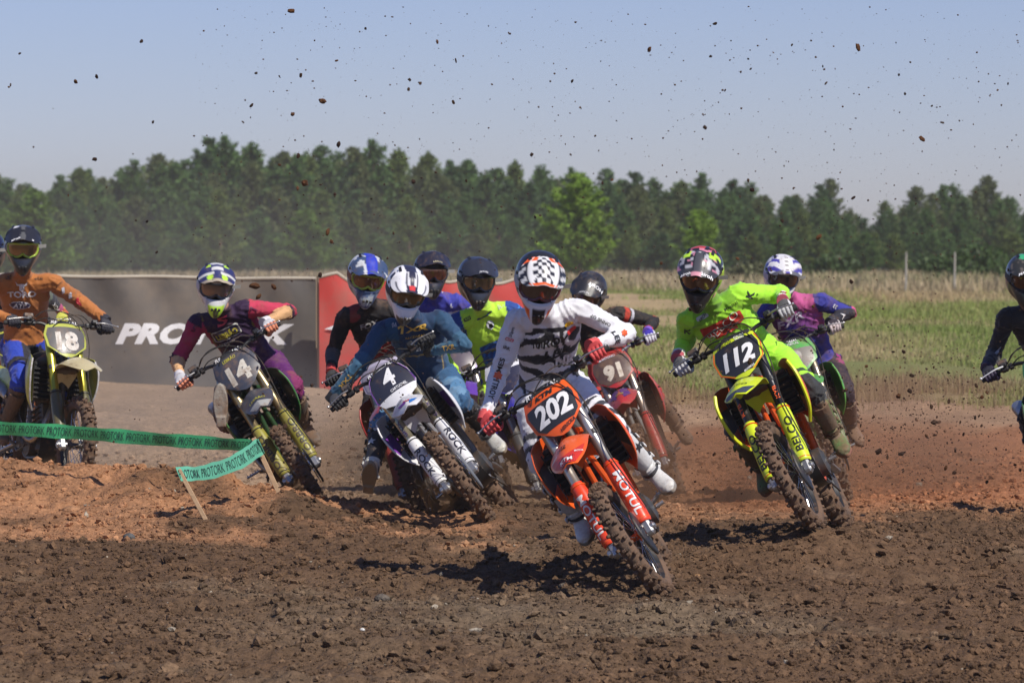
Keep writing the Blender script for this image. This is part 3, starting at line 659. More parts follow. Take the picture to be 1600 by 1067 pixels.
def make_person(name_label, sp, bike):
    """sp: pose and style. joints are world points"""
    J = sp['J']; st = sp['st']
    root = empty('person', tuple(J['pelvis']), name_label, 'person', 'riders in the race'); O = np.array(J['pelvis'])
    off = lambda v: v - O
    B = MB(); segs = {}
    pel, neck, sR, sL = [np.array(J[k], float) for k in ('pelvis', 'neck', 'sR', 'sL')]
    # chest frame
    upv = nrm(neck - pel); lat = nrm((sL - sR) - upv * np.dot(sL - sR, upv)); fr = nrm(np.cross(lat, upv))
    hl = nrm(bike['left'] - upv * np.dot(bike['left'], upv)); hl = nrm(hl * .7 + lat * .3) if np.dot(hl, lat) > -.2 else lat
    hf = nrm(np.cross(hl, upv)); D = np.linalg.norm(neck - pel); mid = (sR + sL) / 2
    a = np.linspace(0, 2 * math.pi, 28, endpoint=False); L = []
    for t, w, h, dx, k in ((-.14, .11, .08, .01, 0), (-.08, .155, .115, .0, 0), (.02, .168, .128, .0, .0), (.16, .158, .118, .008, .1), (.34, .155, .115, .012, .3), (.52, .168, .122, .012, .6), (.70, .180, .125, .006, .9), (.84, .182, .112, -.004, 1), (.93, .150, .092, -.008, 1), (1.0, .095, .072, .0, 1), (1.06, .062, .060, .01, 1)):
        c = pel + upv * D * t; back = .045 * math.sin(math.pi * min(max(t, 0), 1)); la = nrm(hl * (1 - k) + lat * k); f_ = nrm(np.cross(la, upv))
        c = c + f_ * (dx - back); p_ = 2.3
        L.append(c + np.outer(w * np.sign(np.cos(a)) * abs(np.cos(a)) ** (2 / p_), la) + np.outer(h * np.sign(np.sin(a)) * abs(np.sin(a)) ** (2 / p_), f_))
    rings(B, L)
    for s, sh in ((-1, sR), (1, sL)):
        ball(B, sh, (.058, .058, .056)); tube(B, [neck - upv * .055 + lat * s * .03, sh - upv * .012 + (neck - sh) * .2, sh - upv * .005], [.078, .068, .060], 16)
    head = np.array(J['head']); hy, hp, hr = [R(q) for q in J['hrot']]
    # helmet axes: face forward f0 towards the camera by default
    f0 = np.array([math.sin(hy) * math.cos(hp), -math.cos(hy) * math.cos(hp), -math.sin(hp)]); l0 = np.array([math.cos(hy), math.sin(hy), 0.]); u0 = np.cross(f0, l0)
    l1 = l0 * math.cos(hr) + u0 * math.sin(hr); u1 = np.cross(f0, l1); HA = np.array([f0, l1, u1])
    tube(B, [neck - upv * .04, head - u1 * .09 - f0 * .03], [.060, .056], 16)
    ball(B, head - f0 * .005, (.093, .072, .108), 20, 14, axes=HA); ball(B, head + f0 * .09 - u1 * .02, (.018, .013, .022), 10, 8, axes=HA)
    # arms
    def ik(a0, b0, l1_, l2_, px, prefer=None):
        d = b0 - a0; D_ = np.linalg.norm(d); tot = l1_ + l2_
        if D_ > tot * .985: k = D_ / (tot * .985); l1_ *= k; l2_ *= k
        e = d / D_; x = (l1_ ** 2 - l2_ ** 2 + D_ ** 2) / (2 * D_); h = math.sqrt(max(1e-6, l1_ ** 2 - x ** 2)); u = nrm(np.cross(e, (0, 0, 1)) if abs(e[2]) < .95 else np.cross(e, (1, 0, 0))); w = np.cross(e, u); best = None
        for t in np.linspace(0, 2 * math.pi, 72, endpoint=False):
            q = a0 + e * x + h * (u * math.cos(t) + w * math.sin(t)); c = np.linalg.norm(PROJ(q) - px)
            if prefer is not None: c -= np.dot(q - a0, prefer) * 60
            if best is None or c < best[0]: best = (c, q)
        return best[1], D_ / tot
    rep = []
    for s, k in ((-1, 'R'), (1, 'L')):
        sh = np.array(J['s' + k]); g = bike['grip' + k]; ax = bike['gax' + k]       # ax points outboard
        tgt = np.array(J['e' + k + 'px'], float)
        # wrist: behind the grip, towards the elbow guess
        eg = P(tgt[0], tgt[1], (sh[1] + g[1]) / 2); n = nrm((eg - g) - ax * np.dot(eg - g, ax)); upz = nrm(bike['up'])
        n = nrm(n * .8 + nrm(-bike['fwd'] - ax * np.dot(-bike['fwd'], ax)) * .45); n = nrm(n - ax * np.dot(n, ax))
        e2 = np.cross(ax, n)
        if np.dot(e2, upz - bike['fwd'] * -.0) < 0: e2 = -e2
        e2 = nrm(e2); wr = g + n * .10 + e2 * .012
        el, rr = ik(sh, wr, .295, .262, tgt, prefer=-bike['fwd'] * .0 + np.array([0, .0, .3])); rep.append(('arm' + k, round(rr, 2), PROJ(el).round(0).tolist()))
        segs['ua' + k] = (sh, el); segs['fa' + k] = (el, wr)
        lo = st.get('loose', 1.0)
        tube(B, [sh, sh + (el - sh) * .3, sh + (el - sh) * .6, el], [.060, .060 * lo, .055 * lo, .050 * lo], 18, n=10)
        ball(B, el, .049 * lo); fw = st.get('fore', 1.0)
        tube(B, [el, el + (wr - el) * .3, el + (wr - el) * .7, wr], [.049 * lo, .049 * fw, .039 * fw, .031], 18, n=10)
        # glove
        gv, gf, _ = lib_glove(); V = gv.copy(); right = np.linalg.det(np.array([ax, n, e2])) < 0
        W = g + np.outer(V[:, 0], ax) + np.outer(V[:, 1], n) + np.outer(V[:, 2], e2); F_ = [q[::-1] for q in gf] if right else gf
        colg = st['glove'](V); mg = MB(); mg.add(off(W), F_, 0, colg); mg.build('glove', M_GLOVE, root, color=True, angle=60)
        cuff = MB(); tube(cuff, [off(wr + (el - wr) * q) for q in (-.16, -.05, .06)], [.036, .037, .036], 16, col=st.get('cuff', colg.mean(0))); cuff.build('glove_cuff', M_GLOVE, root, color=True)
    # legs
    Lf = nrm(bike['left'] - upv * 0)
    for s, k in ((-1, 'R'), (1, 'L')):
        hip = pel + hl * s * .095 - upv * .03
        fj = J['foot' + k]
        if fj == 'peg':
            toe = nrm(bike['fwd'] + bike['left'] * s * .12 - bike['up'] * .1); an = bike['peg' + k] + bike['up'] * .088 - toe * .065 + bike['left'] * s * .005; rough = False
        else: an = np.array(fj[0], float); toe = nrm(fj[1])
        kn, rr = ik(hip, an, .435, .425, np.array(J['k' + k + 'px'], float), prefer=J.get('kpref', bike['fwd'] * .3)); rep.append(('leg' + k, round(rr, 2), PROJ(kn).round(0).tolist(), PROJ(an).round(0).tolist()))
        segs['th' + k] = (hip, kn); segs['sh' + k] = (kn, an); 
        tube(B, [hip - (kn - hip) * .05, hip + (kn - hip) * .25, hip + (kn - hip) * .6, hip + (kn - hip) * .85, kn], [.100, .100, .084, .075, .070], 20, n=14)
        ball(B, kn, .070); sd = nrm(kn - an)
        fd_ = nrm(toe - sd * np.dot(toe, sd)); ball(B, kn + fd_ * .020, (.055, .055, .062)); ball(B, kn - sd * .06 + fd_ * .018, .052)
        tube(B, [kn, kn + (an - kn) * .3, kn + (an - kn) * .75], [.068, .063, .045], 18, n=8)
        # boot
        bv, bf, _ = lib_boot(); X_ = fd_; Z_ = sd
        # tilt boot so the toe leads as asked
        Y_ = nrm(np.cross(Z_, X_)); out = 1 if np.dot(Y_, bike['left']) * s > 0 else -1
        tw_ = nrm(toe); zz = nrm(np.cross(tw_, Y_)); 
        if np.dot(zz, sd) < 0: zz = -zz
        Zm = nrm(sd * .55 + zz * .45); Xm = nrm(np.cross(Y_, Zm)); 
        if np.dot(Xm, tw_) < 0: Xm = -Xm
        Af = np.array([Xm, Y_ * out, Zm]); flip = np.linalg.det(Af) < 0
        def blend(V):
            w = np.clip((V[:, 2] + .02) / .12, 0, 1)[:, None]; Zu = nrm(sd); Xu = nrm(fd_)
            A2 = np.array([Xu, Y_ * out, Zu]); return an + (V @ Af) * (1 - w) + (V @ A2) * w
        cb = st['boot'](bv, s); mbt = MB(); mbt.add(off(blend(bv)), [q[::-1] for q in bf] if flip else bf, 0, cb)
        BM = M_BOOTD if st.get('mudboot') else M_BOOT
        bt = mbt.build('boot', BM, root, color=True, angle=50)
        sm = _lib['straps']; sv = sm.verts(); ms = MB(); ms.add(off(blend(sv)), [q[::-1] for q in sm.f] if flip else sm.f, 0, st.get('strap', (.05, .05, .05)))
        ms.build('buckle_straps', BM, bt, color=True)
        if st.get('boot_star') is not None and st.get('star_' + k, True):
            stv = star(.035); ms = MB()
            for u_ in (0.,):
                for z0 in (.235,):
                    decal(ms, stv[0], stv[1], lambda a, b: off(blend(np.array([[.085 * math.cos((a) / .08 + .55 * out * 0 + .5), .078 * math.sin(a / .08 + .5), z0 + b]])))[0], col=st['boot_star'])
            ms.build('boot_star', M_PRINT, bt, color=True, angle=0)
    v, f, n = remeshed(B, .0078, 5, .5)
    # folds in the cloth
    seg_names = list(segs); best = np.full(len(v), 9.); reg = np.zeros(len(v), int); T = np.zeros(len(v))
    tt = np.clip(((v - pel) @ upv) / D, -.15, 1.2); cen = pel + np.outer(tt * D, upv); dT = np.linalg.norm((v - cen) * 1.0, axis=1); 
    names = ['torso'] + seg_names; 
    Tt = ((v - pel) @ upv) / D
    for i, nm in enumerate(seg_names):
        a0, b0 = segs[nm]; ab = b0 - a0; t = np.clip(((v - a0) @ ab) / (ab @ ab), 0, 1); d = np.linalg.norm(v - (a0 + np.outer(t, ab)), axis=1)
        if nm[:2] == 'th': d = d * .72
        m = d < best; best[m] = d[m]; reg[m] = i + 1; T[m] = t[m]
    lx = (v - pel) @ lat; fx = (v - pel) @ fr; hx = (v - pel) @ hl
    tor = (Tt > .02) & (best > .072) | ((reg > 4) & (Tt > .2) & (best > .085)) ; armr = np.isin(reg, [i + 1 for i, q in enumerate(seg_names) if q[:2] == 'ua']); 
    tor = tor | (armr & (T < .10) & (best > .066))
    tor = tor & ~(np.isin(reg, [i + 1 for i, q in enumerate(seg_names) if q[:2] in ('fa', 'sh')]) & (best < .085))
    low = (Tt <= .06) & ~np.isin(reg, [i + 1 for i, q in enumerate(seg_names) if q[:2] in ('ua', 'fa')]) & (np.isin(reg, [i + 1 for i, q in enumerate(seg_names) if q[:2] not in ('sh', 'th')]) | (best > .09))
    reg[tor] = 0; hipm = ((reg == 0) & (Tt <= .06)) | low
    hd = np.linalg.norm(v - head, axis=1) < .125; hd |= (np.linalg.norm(v - head, axis=1) < .19) & (Tt > 1.06)
    amp = np.where(hd, 0, .0062) * st.get('fold', 1.0)
    v = v + n * (np.where(hd, 0, .0085) * vnoise(v[:, 0] * 7, v[:, 1] * 7, v[:, 2] * 9, sp['seed'] + 50))[:, None]
    w = 1 - np.abs(vnoise(v[:, 0] * 13 + 7 * vnoise(v[:, 0] * 4, v[:, 1] * 4, v[:, 2] * 4, 5), v[:, 1] * 13, v[:, 2] * 17, sp['seed'])) * 2
    w += .5 * vnoise(v[:, 0] * 31, v[:, 1] * 31, v[:, 2] * 38, 3)
    # creases running round the limbs, deepest near the joints, and slanting ones on the trunk
    cre = np.zeros(len(v))
    for i, nm in enumerate(seg_names):
        m = (reg == i + 1) & ~hipm & ~hd
        if not m.any(): continue
        a0, b0 = segs[nm]; ab = b0 - a0; L_ = np.linalg.norm(ab); e1 = nrm(np.cross(ab, (0.3, .2, 1))); e2_ = nrm(np.cross(ab, e1)); rl = v[m] - (a0 + np.outer(T[m], ab)); an_ = np.arctan2(rl @ e1, rl @ e2_); t_ = T[m]
        cx, sx_ = np.cos(an_), np.sin(an_); q = vnoise(t_ * L_ * 30 + 1.6 * vnoise(cx * 1.6, sx_ * 1.6, t_ * 5, sp['seed']), cx * 1.1 + i, sx_ * 1.1, sp['seed'] + 3); rg_ = (1 - np.abs(q)) ** 4
        jm = np.exp(-((t_ - 1) / .28) ** 2) + np.exp(-(t_ / .28) ** 2) + .35; cre[m] = rg_ * jm * np.interp(L_, [.2, .45], [.0085, .0095]) - .003
    m = (reg == 0) | hipm; m &= ~hd
    q = vnoise(((v - pel) @ upv)[m] * 17 + np.abs(lx[m]) * 22 + vnoise(v[m, 0] * 5, v[m, 1] * 5, v[m, 2] * 5, 7) * 1.3, lx[m] * 5, fx[m] * 3, sp['seed'] + 9); cre[m] = ((1 - np.abs(q)) ** 4) * .0095 - .003
    if st.get('fold', 1) > 0: v = v + n * (cre * st.get('fold', 1.))[:, None]
    v2 = v + n * (amp * w * .6)[:, None]
    c = np.zeros((len(v), 3)); pc = st['pants']; 
    Q = dict(v=v, T=T, lx=lx, fx=fx, h=(v - pel) @ upv, Tt=Tt, D=D)
    for i, nm in enumerate(names):
        m = (reg == i) & ~hipm & ~hd
        if not m.any(): continue
        q = {k_: (x[m] if isinstance(x, np.ndarray) else x) for k_, x in Q.items()}
        if nm != 'torso':
            a0, b0 = segs[nm]; q['rel'] = v[m] - (a0 + np.outer(T[m], b0 - a0)); q['front'] = q['rel'] @ fr; q['latr'] = q['rel'] @ lat * (-1 if nm[-1] == 'R' else 1)
            q['cam'] = -q['rel'][:, 1]; q['ang'] = np.arctan2(q['rel'] @ lat, q['rel'] @ fr)
        q['n'] = lambda s_, sd_=0, q=q: vnoise(q['v'][:, 0] * s_, q['v'][:, 1] * s_, q['v'][:, 2] * s_, sd_)
        c[m] = (st['jersey'] if nm[:2] in ('to', 'ua', 'fa') else pc)(nm, q)
    if hipm.any():
        m = hipm & ~hd; q = {k_: (x[m] if isinstance(x, np.ndarray) else x) for k_, x in Q.items()}; q['n'] = lambda s_, sd_=0, q=q: vnoise(q['v'][:, 0] * s_, q['v'][:, 1] * s_, q['v'][:, 2] * s_, sd_)
        c[m] = pc('hip', q)
    c[hd] = (.50, .28, .19)
    mb = MB(); mb.add(off(v2), f, 0, c); body = mb.build('body', M_CLOTHD if st.get('dusty') else M_CLOTH, root, color=True, angle=0)
    body.data.polygons.foreach_set('use_smooth', [True] * len(body.data.polygons))
    bvh = BVHTree.FromPolygons([Vector(q) for q in v2], f)
    # prints laid on the cloth
    for (kind, arg, u0_, h0, size, colr, kw) in st.get('prints', []):
        if kind == 'text': tv, tf = text2d(arg, size, kw.get('bold', .02), kw.get('shear', 0), kw.get('space', 1.0)); tv = tv.copy()
        else: tv, tf = arg; tv = tv * size
        if 'w' in kw: tv[:, 0] *= kw['w'] / np.ptp(tv[:, 0])
        tv, tf = subdiv(tv, tf, kw.get('sub', .012)); ro = R(kw.get('rot', 0)); tv = tv @ np.array([[math.cos(ro), math.sin(ro)], [-math.sin(ro), math.cos(ro)]])
        where = kw.get('on', 'torso'); mb = MB(); pts = []; ok = True
        if where == 'torso': ori = pel + upv * (h0 * D) + lat * u0_ + fr * .4; eu, ev, dr = lat, upv, -fr
        else:
            a0, b0 = segs[where]; ab = nrm(b0 - a0); view = nrm(np.array([0, -1, 0.]) + np.array(kw.get('view', (0, 0, 0)))); view = nrm(view - ab * np.dot(view, ab)); ori = a0 + (b0 - a0) * h0 + view * .2
            dr = -view; ev = -ab if kw.get('flip', 1) > 0 else ab; eu = np.cross(ev, view); ori = ori + eu * u0_
        if 'px' in kw:
            c0 = np.array([0, 0, CAMZ]); hit = bvh.ray_cast(Vector(c0), Vector(nrm(P(kw['px'][0], kw['px'][1], pel[1]) - c0)), 60)
            if hit[0] is None: print('MISS', name_label[:20], arg if kind == 'text' else ''); continue
            ori = np.array(hit[0]) - dr * .15
        for a_, b_ in tv:
            o_ = ori + eu * a_ + ev * b_; hit = bvh.ray_cast(Vector(o_), Vector(dr), .8)
            if hit[0] is None: ok = False; pts.append(None)
            else: pts.append(np.array(hit[0]) - dr * (kw.get('lift', .003) + .0025))
        good = [q for q in tf if all(pts[i] is not None for i in q) and max(np.linalg.norm(pts[q[0]] - pts[q[1]]), np.linalg.norm(pts[q[1]] - pts[q[2]]), np.linalg.norm(pts[q[0]] - pts[q[2]])) < .06]
        if not good: continue
        used = sorted({i for q in good for i in q}); mp = {a: b for b, a in enumerate(used)}
        # wind so that the printed side faces out
        PV = np.array([pts[i] for i in used]); FF_ = [tuple(mp[i] for i in q) for q in good]
        q0 = FF_[0]; nn_ = np.cross(PV[q0[1]] - PV[q0[0]], PV[q0[2]] - PV[q0[0]])
        if np.dot(nn_, -dr) < 0: FF_ = [q[::-1] for q in FF_]
        mb.add(off(PV), FF_, 0, colr); mb.build(kw.get('name', 'jersey_lettering'), M_DPRINT if st.get('dusty') else M_PRINT, root, color=True, angle=0)
    # helmet
    hv, hf_, A_, E_ = lib_helmet(); HM = M_HELD if st.get('dusty') else M_HEL
    hx_ = lambda q: off(head + (np.asarray(q) * np.array([1, 1, st.get('hz', 1.05)])) @ HA)
    colh = st['helmet'](np.degrees(A_), np.degrees(E_), hv); mb = MB(); mb.add(hx_(hv), hf_, 0, colh); hel = mb.build('helmet', HM, root, color=True, angle=40)
    mb = MB(); pg = peak_grid(); g = grid(pg, 20, 29); U_, V_ = np.meshgrid(np.linspace(0, 1, 20), np.linspace(-1, 1, 29), indexing='ij'); patch(mb, g, th=.0035, fine=False, col=st['peak'](U_, V_, g).reshape(-1, 3)); mb.v[0] = hx_(mb.v[0]); mb.build('visor_peak', HM, hel, color=True, angle=30)
    # goggles: frame, lens, strap
    def gp(a_, e_, k): 
        a_, e_ = R(a_), R(e_); d = np.array([math.cos(e_) * math.cos(a_), math.cos(e_) * math.sin(a_), math.sin(e_)])
        r = ((abs(d[0]) / .150) ** 2.25 + (abs(d[1]) / .128) ** 2.25 + (abs(d[2]) / .142) ** 2.25) ** (-1 / 2.25); return d * r * k
    ring = [(-50, 3), (-50, 12), (-40, 16), (-18, 17), (0, 17), (18, 17), (40, 16), (50, 12), (50, 3), (46, -9), (34, -17), (18, -19), (7, -15), (0, -10), (-7, -15), (-18, -19), (-34, -17), (-46, -9), (-50, 3)]
    mb = MB(); tube(mb, [hx_(gp(a_, e_, .955)) for a_, e_ in ring], .0105, 8, n=64, flat=.8, col=st.get('gframe', BLACK)); gg = mb.build('goggles', M_HEL, hel, color=True)
    mb = MB(); rows = []
    for e_ in np.linspace(0, 1, 7):
        row = []
        for a_ in np.linspace(-46, 46, 17):
            hi_ = 15.5 - 2 * (abs(a_) / 46) ** 3; lo_ = -16 + 7 * math.exp(-(a_ / 8) ** 2) + 9 * (abs(a_) / 46) ** 4; row.append(hx_(gp(a_, lo_ + (hi_ - lo_) * e_, .945)))
        rows.append(row)
    patch(mb, rows, th=.003, fine=False, col=st.get('lens', (.10, .055, .03)))
    mb.build('lens', M_LENS, gg, color=True, angle=80)
    if st.get('tearoff', True):
        mb = MB(); patch(mb, [[hx_(gp(50, 8, 1.0) + np.array([-.01 * i, .028 * i, .012 * j])) for i in range(3)] for j in (-1, 1)], 2, 6, .001); mb.build('tear_off_tab', mat('clear_tear_off_film', (.30, .30, .28), .1), gg)
    mb = MB()
    for s in (-1, 1): patch(mb, [[hx_(gp(s * a_, e_ + 2, 1.012)) for a_ in np.linspace(49, 178, 18)] for e_ in (-8, 0, 8)], th=.003 * -s, fine=False, col=st.get('strapc', (.05, .05, .05)))
    mb.build('goggle_strap', M_GLOVE, gg, color=True)
    mb = MB(); ball(mb, hx_((-.01, 0, -.02)), (.125, .108, .115), 20, 14, axes=HA); mb.build('helmet_liner', M_FOAM, hel)
    # chin vent and screws
    for k_ in (-1, 0, 1):
        mb = MB(); box(mb, hx_((.196, .024 * k_, -.105 - .004 * abs(k_))), (.012, .016, .02), axes=HA, b=.003); mb.build('chin_vent', M_BLK, hel)
    for s in (-1, 1):
        mb = MB(); ball(mb, hx_((.045, .127 * s, .055)), (.012, .006, .012), 10, 6, axes=HA); mb.build('peak_screw', M_BLK, hel)
        mb = MB(); patch(mb, [[hx_((x, (.062 + dy) * s, z + .004)) for x in (.0, .03, .06)] for dy, z in ((0, .142), (.016, .132))], 4, 5, .002 * s); mb.build('top_vent', M_BLK, hel)
    for (T_, size, u_, v_, colr) in st.get('peak_txt', []):
        tv, tf = text2d(T_, size, .02, .15); tv, tf = subdiv(tv, tf, .02); mb = MB()
        def pk(a_, b_):
            x = u_ - b_; yy = v_ + a_; gi = np.interp(x, pg[:, 5, 0], np.arange(len(pg))); i = int(min(gi, len(pg) - 2)); t = gi - i; row = pg[i] * (1 - t) + pg[i + 1] * t
            z = np.interp(yy, row[:, 1], row[:, 2]); return hx_((x, yy, z + .004))
        decal(mb, tv, tf, pk, col=colr); mb.build('helmet_lettering', M_PRINT, hel, color=True, angle=0)
    print('RIDER', name_label[:28], 'torso %.2f' % D, 'shw %.2f' % np.linalg.norm(sL - sR), rep)
    return root
def star(r=1.0, k=.42, n=5):
    pts = [(math.sin(i * math.pi / n) * (r if i % 2 == 0 else r * k), math.cos(i * math.pi / n) * (r if i % 2 == 0 else r * k)) for i in range(2 * n)]
    v = np.array([(0, 0)] + pts); f = [(0, 1 + (i + 1) % (2 * n), 1 + i) for i in range(2 * n)]; return v, f
def rrect(w, h, r=.2, n=5):
    p = []
    for cx, cy, a0 in ((1, 1, 0), (-1, 1, 90), (-1, -1, 180), (1, -1, 270)):
        for i in range(n): t = R(a0 + 90 * i / (n - 1)); p.append((cx * (w / 2 - r) + r * math.cos(t), cy * (h / 2 - r) + r * math.sin(t)))
    return np.array(p), [tuple(range(len(p)))]
def ellipse(w, h, n=20): return np.array([(w / 2 * math.cos(t), h / 2 * math.sin(t)) for t in np.linspace(0, 2 * math.pi, n, endpoint=False)]), [tuple(range(n))]
# ------------------------------------------------------------------ liveries
def K(c, n): return np.tile(np.array(c, float), (n, 1))
def put(a, m, c): a[m] = c
def put2(a, m, c): a[m] = c; return a
def glove_plain(c, knuckle=None, fing=None):
    def fn(V):
        a = K(c, len(V))
        if knuckle is not None: put(a, (V[:, 2] > .034) & (V[:, 1] > -.01) & (V[:, 1] < .07) & (abs(V[:, 0]) < .032), knuckle)
        if fing is not None: put(a, V[:, 1] < .004, fing)
        return a
    return fn
def boot_fn(base, panel=None, toe=None, sole=(.10, .09, .08), top=None):
    def fn(V, s):
        a = K(base, len(V)); x, y, z = V.T
        if panel is not None: put(a, (z > .1) & (x > .02) & (abs(y) < .045), panel); put(a, (abs(z - .04) < .03) & (x > -.02) & (x < .10), panel)
        if toe is not None: put(a, (x > .165) & (z < -.02), toe)
        if top is not None: put(a, z > .315, top)
        put(a, z < -.062 + np.clip(x - .12, 0, 1) * .12, sole); return a
    return fn
def zeb(q, s1, s2, thr, seed):
    x = q['lx']; h = q['h']; w = np.sin(h * s1 * .9 + 16 * x * np.sign(x + .02) + 7.5 * vnoise(x * 9 + 3, h * 8, 0, seed) + 3 * s2 * x); return w > thr + .25 * vnoise(x * 14, h * 14, 0, 6)
def pal(a, e, deg_a, lo, hi): return (np.abs(a) < deg_a) & (e > lo) & (e < hi)

LIME = (.38, .80, .035); LIMEY = (.47, .76, .05)
ORG = S(236, 96, 34)
# --- rider in white zebra kit
def j202(nm, q):
    n = len(q['v']); a = K((.74, .74, .77), n); blk = (.02, .02, .025)
    if nm == 'torso':
        x, t = q['lx'], q['Tt']; m = zeb(q, 66, 4, .02, 4) & (q['fx'] > -.02) & (abs(x) < .165) & (t < .90); put(a, m, blk)
        put(a, (abs(t - .90) < .03) & (abs(x) < .09) & (q['fx'] > 0), blk)
        put(a, (t < .10) & (q['fx'] > 0) & (np.sin(x * 30 + t * 40) > -.3), blk)
    elif nm[:2] == 'fa': put(a, (q['T'] > .84) & (q['n'](30) > .35), (.3, .3, .33))
    return a
def p202(nm, q):
    n = len(q['v']); a = K((.72, .72, .76), n); blk = (.025, .025, .035)
    if nm[:2] == 'th': put(a, (q['T'] > .62) & (np.sin(q['T'] * 34 + q['latr'] * 34 + 2 * q['n'](7)) > .0), blk)
    elif nm[:2] == 'sh': put(a, (q['T'] < .40) & (np.sin(q['T'] * 40 + q['latr'] * 30 + 2 * q['n'](7, 3)) > -.25), blk)
    elif nm == 'hip': put(a, (q['n'](12) > .30) & (q['fx'] > 0), (.12, .12, .16))
    return a
def h202(A, E, v):
    a = K((.76, .76, .76), len(A)); blk = (.02, .02, .022); x, y, z = v.T; s = abs(A)
    put(a, (E > 16) & ((np.floor(x / .034) + np.floor(y / .034 + .5)) % 2 == 0), blk); put(a, (s > 60) & (E > -30), blk); put(a, (s > 70) & (np.sin(A * .35) > .2) & (E < 10), (.7, .7, .7))
    put(a, (s > 42) & (s < 60) & (E > 26) & (E < 60), (.7, .7, .72)); put(a, (z > .125) & (abs(y) > .03) & (x > .03), ORG)
    put(a, (s > 78) & (E < 30) & (E > -60) & (np.sin(E * .5 + A * .1) > .85), LIMEY)
    put(a, (s > 20) & (s < 46) & (E < -25) & (E > -44), ORG); put(a, (s < 13) & (E < -23), blk); put(a, (s >= 17) & (s < 34) & (E < -50), blk); put(a, (s < 60) & (E < -62), blk)
    put(a, (E > 14) & (E < 19) & (s < 60), (.25, .25, .25)); return a
def k202(U, V, g):
    a = np.tile(np.array((.02, .02, .03)), (*U.shape, 1)); x = g[..., 0]; y = g[..., 1]
    put(a, abs(V) < .66, (.78, .78, .78)); put(a, (abs(V) > .72) & (np.sin(U * 22 + V * 9) > .2), (.6, .6, .6)); ck = (np.floor(x / .0225) + np.floor(y / .0225 + .5)) % 2 == 0; put(a, ck & (abs(V) < .50) & (U > .08) & (U < .86), (.02, .02, .03))
    put(a, (U < .16) & (abs(V) > .3), ORG); put(a, (U > .88) & (abs(V) < .75), ORG); put(a, U > .97, (.3, .3, .3)); put(a, (abs(V) > .62) & (abs(V) < .70), (.7, .7, .7)); return a
# --- teal kit
TEAL = (.012, .075, .17)
def j4(nm, q):
    n = len(q['v']); a = K((.008, .035, .095), n)
    if nm == 'torso':
        x, t = q['lx'], q['Tt']; put(a, (abs(x) > .13), (.012, .07, .15)); put(a, (t < .58) & (abs(abs(x) - .10 - .04 * t) < .004) & (q['fx'] > 0), (.30, .22, .07)); put(a, (abs(t - .58) < .01) & (abs(x) < .12) & (q['fx'] > 0), (.30, .22, .07))
        put(a, (t < .07), (.02, .02, .02))
    elif nm[:2] == 'ua': put(a, q['T'] > .0, (.010, .055, .125)); put(a, q['T'] > .72, (.026, .095, .17))
    else: put(a, q['T'] >= 0, (.032, .115, .195)); put(a, q['T'] > .9, (.012, .06, .13))
    return a
def p4(nm, q):
    n = len(q['v']); a = K((.020, .085, .19), n); b = (.065, .18, .33)
    if nm[:2] == 'th': put(a, (q['T'] > .55) & (q['T'] < .98), b); put(a, (q['T'] > .60) & (q['n'](9) > .1), (.12, .24, .38))
    elif nm[:2] == 'sh': put(a, q['T'] < .14, (.015, .08, .2)); put(a, q['T'] >= .14, (.015, .015, .018))
    elif nm == 'hip': put(a, q['Tt'] > .02, (.02, .02, .02))
    return a
def h4(A, E, v):
    a = K((.80, .80, .82), len(A)); x, y, z = v.T; s = abs(A); nav = (.03, .03, .06)
    put(a, (abs(y) < .038) & (E > 10), nav); put(a, (abs(abs(y) - .105) < .012) & (E > 25) & (np.sin(x * 90) > -.2), nav)
    put(a, (s > 62) & (E < 10) & (E > -12), nav); put(a, (s < 26) & (E < -30), (.03, .03, .03)); put(a, (s < 60) & (E < -60), (.05, .05, .05)); put(a, (s > 30) & (s < 70) & (E < -44) & (E > -50), nav); return a
def k4(U, V, g):
    a = np.tile(np.array((.80, .80, .82)), (*U.shape, 1)); y = g[..., 1]; put(a, abs(y) < .036, (.03, .03, .06)); put(a, (abs(abs(y) - .013 - .02 * (1 - U)) < .006) & (U > .2) & (U < .8), (.7, .7, .72))
    put(a, (abs(y) < .017) & (U > .72) & (U < .92), (.6, .04, .04)); put(a, (abs(V) > .72) & (U > .5) & (abs(V) < .80), (.03, .03, .06)); put(a, U > .975, (.03, .03, .06)); return a
# --- neon kit, 112
def j112(nm, q):
    n = len(q['v']); a = K(LIME, n)
    if nm == 'torso': put(a, q['Tt'] > .97, (.2, .45, .02))
    if nm[:2] == 'fa': put(a, q['T'] > .86, (.70, .75, .60))
    return a
def p112(nm, q):
    n = len(q['v']); a = K(LIME, n)
    if nm[:2] == 'th': put(a, abs(q['T'] - .72) < .035, (.02, .06, .02)); put(a, q['T'] > .86, (.022, .024, .026))
    elif nm[:2] == 'sh': put(a, q['T'] >= 0, (.022, .024, .026)); 
    return a
def h112(A, E, v):
    a = K((.02, .02, .022), len(A)); x, y, z = v.T; s = abs(A); nz = vnoise(v[:, 0] * 42, v[:, 1] * 42, v[:, 2] * 42, 9); n2 = vnoise(v[:, 0] * 30 + 9, v[:, 1] * 30, v[:, 2] * 30, 4)
    up = (E > 18); put(a, up & (nz > .35), (.60, .60, .62)); put(a, up & (n2 > .50), (.62, .22, .30)); put(a, (abs(abs(y) - .09) < .022) & (E > 30) & (E < 62) & (x > .0), LIMEY); put(a, (z > .115) & (x < -.02), (.55, .05, .03))
    put(a, (s > 34) & (s < 52) & (E < -24) & (E > -60), LIMEY); put(a, (s > 75) & (E < 20) & (E > -60), LIMEY); put(a, (s > 90) & (nz > .2), (.02, .02, .02)); return a
